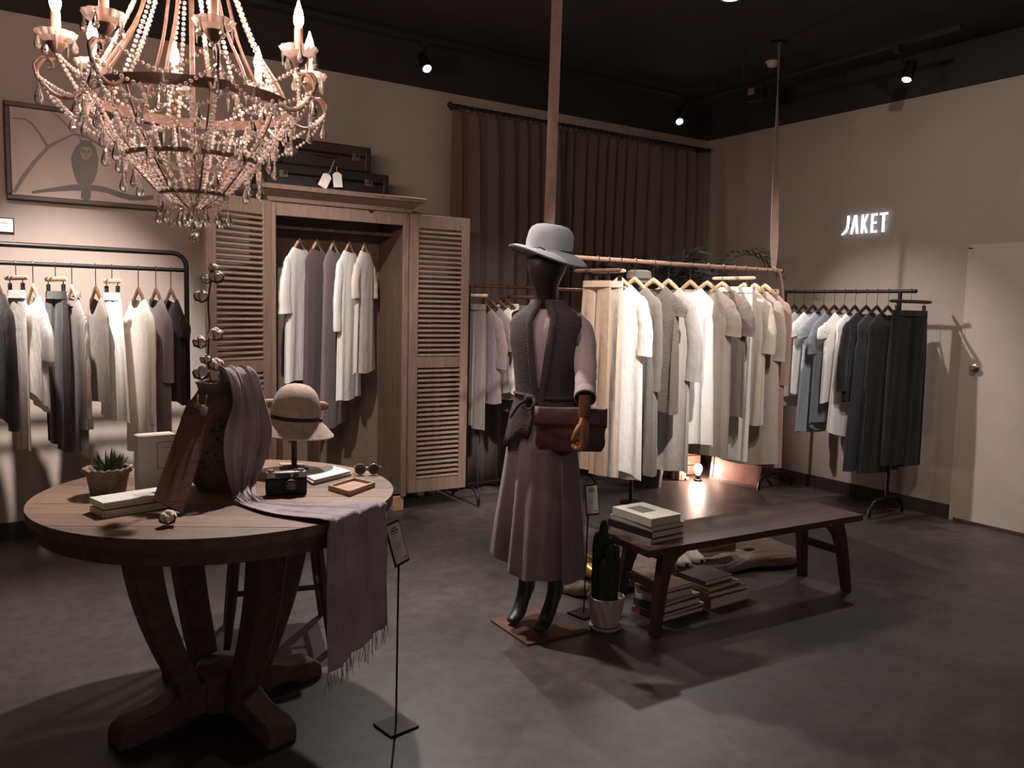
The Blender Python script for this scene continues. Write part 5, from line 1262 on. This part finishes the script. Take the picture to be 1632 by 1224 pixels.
mk('tail', MB().tube(smooth_path([(.05, .03, .015), (.085, .0, .015), (.08, -.05, .013)], 4), .011, 8), Mf, t)
# white cap on a dark head stand behind the dresses
p = ony(1018, 447, 4.45)
t = thing('head_stand', 'dark display head on a pole behind the slung dresses', 'display head', (p.x, p.y, 0))
mk('stand_base', MB().lathe([(.001, 0), (.08, 0), (.08, .012), (.02, .02), (.001, .02)], 28), M_blackmetal, t)
mk('stand_pole', MB().tube([(0, 0, .015), (0, 0, p.z-.16)], .012, 10), M_blackmetal, t)
mk('head_form', MB().lathe([(.001, -.19), (.05, -.185), (.048, -.15), (.055, -.12), (.075, -.08), (.082, -.03), (.078, .015), (.055, .05), (.001, .062)], 24, (0, 0, p.z)), plain('head_dark', (34, 29, 28), .5), t)
t = thing('boater_cap', 'small white cap with thin dark band behind the dresses', 'hat', (p.x, p.y, p.z))
M_capw = cloth('cap_white', (206, 196, 188), .05)
mk('crown', MB().lathe([(.087, -.01), (.09, .03), (.084, .06), (.06, .072), (.001, .075)], 32), M_capw, t, solid=.003)
mk('brim', MB().lathe([(.088, -.008), (.11, -.014), (.118, -.018)], 32), M_capw, t, solid=.003)
mk('band', MB().lathe([(.0885, .0), (.091, .014)], 32), plain('band_grey', (96, 88, 84), .8), t, solid=.002)

# ================================================================== PALM
def palm():
    base = ony(1036, 600, 4.85); base.z = 0
    t = thing('potted_palm', 'dark green palm with arching fronds behind the dresses', 'potted plant', base)
    Mg = plain('palm_green', (34, 40, 30), .8, spec=.15, var=.3, scale=20); Ms = plain('palm_stem', (60, 56, 40), .7)
    mk('planter', MB().lathe([(.001, 0), (.12, 0), (.15, .26), (.16, .28), (.145, .28), (.135, .24), (.001, .24)], 28), plain('dark_planter', (44, 38, 35), .6), t)
    def frond(a, reach, z1, droop, seed):
        g = random.Random(seed); d = Vector((math.cos(a), math.sin(a), 0)); P = []
        for i in range(19):
            u = i/18; P.append(Vector((0, 0, .24))+d*(reach*(u**1.4))+Vector((0, 0, (z1-.24)*(1-(1-u)**1.7)-droop*max(0, u-.55)**2*5)))
        o = mk('frond_stem', MB().tube(P, [lerp(.009, .0025, i/18) for i in range(19)], 6), Ms, t)
        m_ = MB()
        for i in range(6, 19):
            for k2 in range(2):
                for sd in (-1, 1):
                    p = P[i].lerp(P[max(i-1, 0)], k2*.5); tg = (P[i]-P[i-1]).normalized(); side = tg.cross(Vector((0, 0, 1))).normalized()*sd; l = .26*math.sin(PI*min(1, .18+.8*(i-6)/13))+.05
                    dr = (side*.8+tg*.75+Vector((0, 0, .12))).normalized(); e = p+dr*l+Vector((0, 0, -.07*l/.26)); mid = p+dr*l*.5+Vector((0, 0, .012)); w_ = tg*.009
                    m_.add([p-w_*.4, p+w_*.4, mid+w_, mid-w_, e], [(0, 1, 2, 3), (3, 2, 4)])
        lf = mk('leaflets', m_, Mg, o, smooth=False); lf['kind'] = 'stuff'
    for k, (a, r, z, dp) in enumerate(((-30, 1.02, 2.14, .42), (-8, .7, 2.02, .35), (-40, .45, 1.9, .4), (40, .3, 1.95, .2), (110, .3, 1.9, .3), (160, .5, 1.95, .5), (-90, .25, 1.85, .3), (-20, .35, 2.05, .3))): frond(math.radians(a), r, z, dp, k)
palm()

# ================================================================== CHANDELIER
def chandelier():
    c0 = Vector((.605, 2.86, 0)); zb = 1.618
    t = thing('chandelier', 'beaded crystal chandelier with candle bulbs above the round table', 'chandelier', (c0.x, c0.y, zb))
    M_iron = plain('rusty_iron', (106, 80, 69), .55, metal=.3, var=.35, scale=40, bump=.2); M_cry = glass('crystal', (255, 242, 237), .03, .62, 1.5)
    M_drop = glass('crystal_drop', (255, 246, 240), .01, .9, 1.55); M_bob = glass('bobeche_glass', (255, 242, 236), .12, .5, 1.45); M_wax = plain('candle_sleeve', (214, 178, 152), .5)
    M_flame = emit('flame_bulb', (255, 221, 202), 320)
    Z = lambda z: z-zb
    RG, ZG = .31, 2.055                      # main ring
    def hoop(R, z, h, th, nm):
        prof = [(R-th/2, z-h/2), (R+th/2, z-h/2), (R+th/2, z+h/2), (R-th/2, z+h/2), (R-th/2, z-h/2)]
        mk(nm, MB().lathe(prof, 64), M_iron, t, smooth=False)
    hoop(RG, Z(ZG), .032, .008, 'main_ring'); hoop(.205, Z(1.875), .014, .008, 'middle_ring'); hoop(.105, Z(1.765), .012, .008, 'lower_ring'); hoop(.085, Z(2.85), .02, .008, 'crown_ring')
    mk('centre_rod', MB().tube([(0, 0, Z(1.70)), (0, 0, Z(2.2)), (0, 0, Z(CH-.03))], .008, 8), M_iron, t)
    mk('ceiling_rose', MB().lathe([(.001, 0), (.06, 0), (.05, -.03), (.015, -.04)], 20, (0, 0, Z(CH))), M_iron, t)
    # bead: shared small shape
    def beads(path, r, sp, nm='bead_strand', taper=None):
        P = smooth_path(path, 8); m_ = MB(); acc = 0; last = P[0]; tot = 0
        m_.ball(P[0], r, 6, 4)
        for q in P[1:]:
            seg = (q-last).length
            while acc+seg >= sp:
                k = (sp-acc)/seg; last = last.lerp(q, k); m_.ball(last, r*rnd.uniform(.85, 1.1), 6, 4); seg = (q-last).length; acc = 0
            acc += seg; last = q
        return mk(nm, m_, M_cry, t, ang=30)
    dropm = MB().lathe([(.001, 0), (.003, -.004), (.005, -.016), (.0105, -.032), (.0115, -.040), (.008, -.049), (.001, -.053)], 8).mesh('crystal_drop', M_drop, True, 25)
    prism = MB().lathe([(.001, 0), (.005, -.01), (.0055, -.02), (.001, -.055)], 6).mesh('crystal_prism', M_drop, False)
    cap = MB().ball((0, 0, .004), .005, 6, 4).mesh('drop_bead', M_cry)
    def drop(p, s=1.0, kind=0):
        o = put('crystal_drop' if kind == 0 else 'crystal_prism', dropm if kind == 0 else prism, t, p); o.scale = (s, s, s)
        put('drop_bead', cap, o)
    arms = [math.radians(-105+45*k) + math.atan2(CR.y, CR.x) for k in range(8)]
    fa = math.atan2(CF.y, CF.x)
    RC, ZC = .385, 2.165
    for k, a in enumerate(arms):
        d = Vector((math.cos(a), math.sin(a), 0)); u = Vector((0, 0, 1))
        P = [d*RG+u*Z(ZG+.0), d*(RG+.045)+u*Z(ZG-.03), d*(RC+.02)+u*Z(ZG-.018), d*(RC+.055)+u*Z(ZG+.03), d*(RC+.035)+u*Z(ZG+.07), d*RC+u*Z(ZC-.03), d*(RC)+u*Z(ZC)]
        arm = mk('curved_arm', MB().tube(smooth_path(P, 5), .0065, 8, flat=.7), M_iron, t)
        sc = [d*(RC+.055)+u*Z(ZG+.03), d*(RC+.06)+u*Z(ZG+.055), d*(RC+.04)+u*Z(ZG+.078), d*(RC+.015)+u*Z(ZG+.07), d*(RC+.012)+u*Z(ZG+.052), d*(RC+.026)+u*Z(ZG+.048)]
        mk('scroll', MB().tube(smooth_path(sc, 4), .005, 7), M_iron, arm)
        cp = d*RC
        mk('drip_cup', MB().lathe([(.001, Z(ZC)-.012), (.012, Z(ZC)-.012), (.02, Z(ZC)), (.03, Z(ZC)+.012), (.03, Z(ZC)+.016), (.001, Z(ZC)+.014)], 18, (cp.x, cp.y, 0)), M_iron, t)
        bo = mk('glass_bobeche', MB().lathe([(.012, Z(ZC)+.016), (.03, Z(ZC)+.018), (.046, Z(ZC)+.028), (.056, Z(ZC)+.045), (.053, Z(ZC)+.046), (.042, Z(ZC)+.031), (.012, Z(ZC)+.022)], 48, (cp.x, cp.y, 0), fn=lambda r, z, q: r*(1+(.09*abs(math.sin(6*q)) if r > .04 else 0))), M_bob, t, ang=25)
        mk('candle_sleeve', MB().lathe([(.013, Z(ZC)+.02), (.0135, Z(ZC)+.105), (.001, Z(ZC)+.107)], 14, (cp.x, cp.y, 0)), M_wax, t)
        z0 = Z(ZC)+.105
        mk('flame_bulb', MB().lathe([(.008, z0), (.015, z0+.018), (.0165, z0+.03), (.012, z0+.052), (.005, z0+.072), (.001, z0+.086)], 10, (cp.x, cp.y, 0)), M_flame, t)
        for j in range(5):
            q = a+2*PI*j/5+.3; p = cp+Vector((math.cos(q)*.052, math.sin(q)*.052, Z(ZC)+.034)); drop(p, .9, j % 2)
        # swag to the next arm, and a drop below the arm
        a2 = arms[(k+1) % 8]; d2 = Vector((math.cos(a2), math.sin(a2), 0)); dm = Vector((math.cos(a+PI/8), math.sin(a+PI/8), 0))
        beads([cp+u*Z(ZC-.015), dm*.34+u*Z(ZC-.095), d2*RC+u*Z(ZC-.015)], .0068, .0165)
        beads([d*(RC+.05)+u*Z(ZG+.02), dm*.375+u*Z(ZG-.05), d2*(RC+.05)+u*Z(ZG+.02)], .0068, .0165)
        beads([d*(RC+.055)+u*Z(ZG+.03), d*(RG+.06)+u*Z(ZG-.075), d*.205+u*Z(1.88)], .006, .0148)
        drop(d*(RC+.05)+u*Z(ZG+.0), 1.15); drop(dm*.372+u*Z(ZG-.055), 1.0); drop(dm*.336+u*Z(ZC-.1), .8)
        # strands up to the crown and curved straps of iron
        for da, rr in ((0, .0075), (.12, .0068)) if k % 2 else ((.05, .0075),):
            dd = Vector((math.cos(a+da), math.sin(a+da), 0)); ss = dd if da else d
            beads([ss*(RG-.005)+u*Z(ZG+.02), ss*.235+u*Z(2.2), ss*.14+u*Z(2.42), ss*.085+u*Z(2.62)], rr, .0165)
        mk('iron_strap', MB().tube(smooth_path([dm*(RG-.01)+u*Z(ZG+.01), dm*.27+u*Z(2.13), dm*.17+u*Z(2.3), dm*.11+u*Z(2.55), dm*.085+u*Z(2.84)], 4), .0055, 6, flat=.6), M_iron, t)
        mk('basket_rib', MB().tube(smooth_path([d*RG+u*Z(ZG), d*.262+u*Z(1.95), d*.205+u*Z(1.875), d*.15+u*Z(1.81), d*.105+u*Z(1.765), d*.03+u*Z(1.72)], 4), .0035, 6), M_iron, t)
    # basket: meridian strands and tier swags
    for k in range(28):
        a = 2*PI*k/28; d = Vector((math.cos(a), math.sin(a), 0)); u = Vector((0, 0, 1)); a2 = a+2*PI/28; dm = Vector((math.cos(a+PI/28), math.sin(a+PI/28), 0))
        beads([d*RG+u*Z(ZG-.015), d*.252+u*Z(1.935), d*.2+u*Z(1.87), d*.14+u*Z(1.805), d*.1+u*Z(1.76), d*.05+u*Z(1.73)], .0064, .016)
    for (R0, z0, n, sag, r2) in ((RG, ZG-.01, 12, .055, .0062), (.205, 1.875, 10, .045, .006), (.105, 1.765, 8, .04, .0055), (.255, 1.955, 12, .05, .0058)):
        for k in range(n):
            a = 2*PI*k/n+.1; d = Vector((math.cos(a), math.sin(a), 0)); d2 = Vector((math.cos(a+2*PI/n), math.sin(a+2*PI/n), 0)); dm = Vector((math.cos(a+PI/n), math.sin(a+PI/n), 0)); u = Vector((0, 0, 1))
            beads([d*(R0+.006)+u*Z(z0), dm*(R0+.0)+u*Z(z0-sag), d2*(R0+.006)+u*Z(z0)], r2, .0148)
            drop(dm*(R0+.004)+u*Z(z0-sag-.008), 1.2 if R0 > .15 else 1.0, 0)
            if R0 > .2: drop(d*(R0+.012)+u*Z(z0-.02), .9, 1)
    for k in range(7):
        a = 2*PI*k/7+.2; drop(Vector((.042*math.cos(a), .042*math.sin(a), Z(1.725))), 1.25)
    mk('finial_rod', MB().tube([(0, 0, .03), (0, 0, Z(1.72))], .0025, 6), M_iron, t)
    drop(Vector((0, 0, Z(1.72))), 1.0)
    mk('crystal_ball', MB().ball((0, 0, .014), .0205, 16, 10), M_drop, t, ang=15)
chandelier()
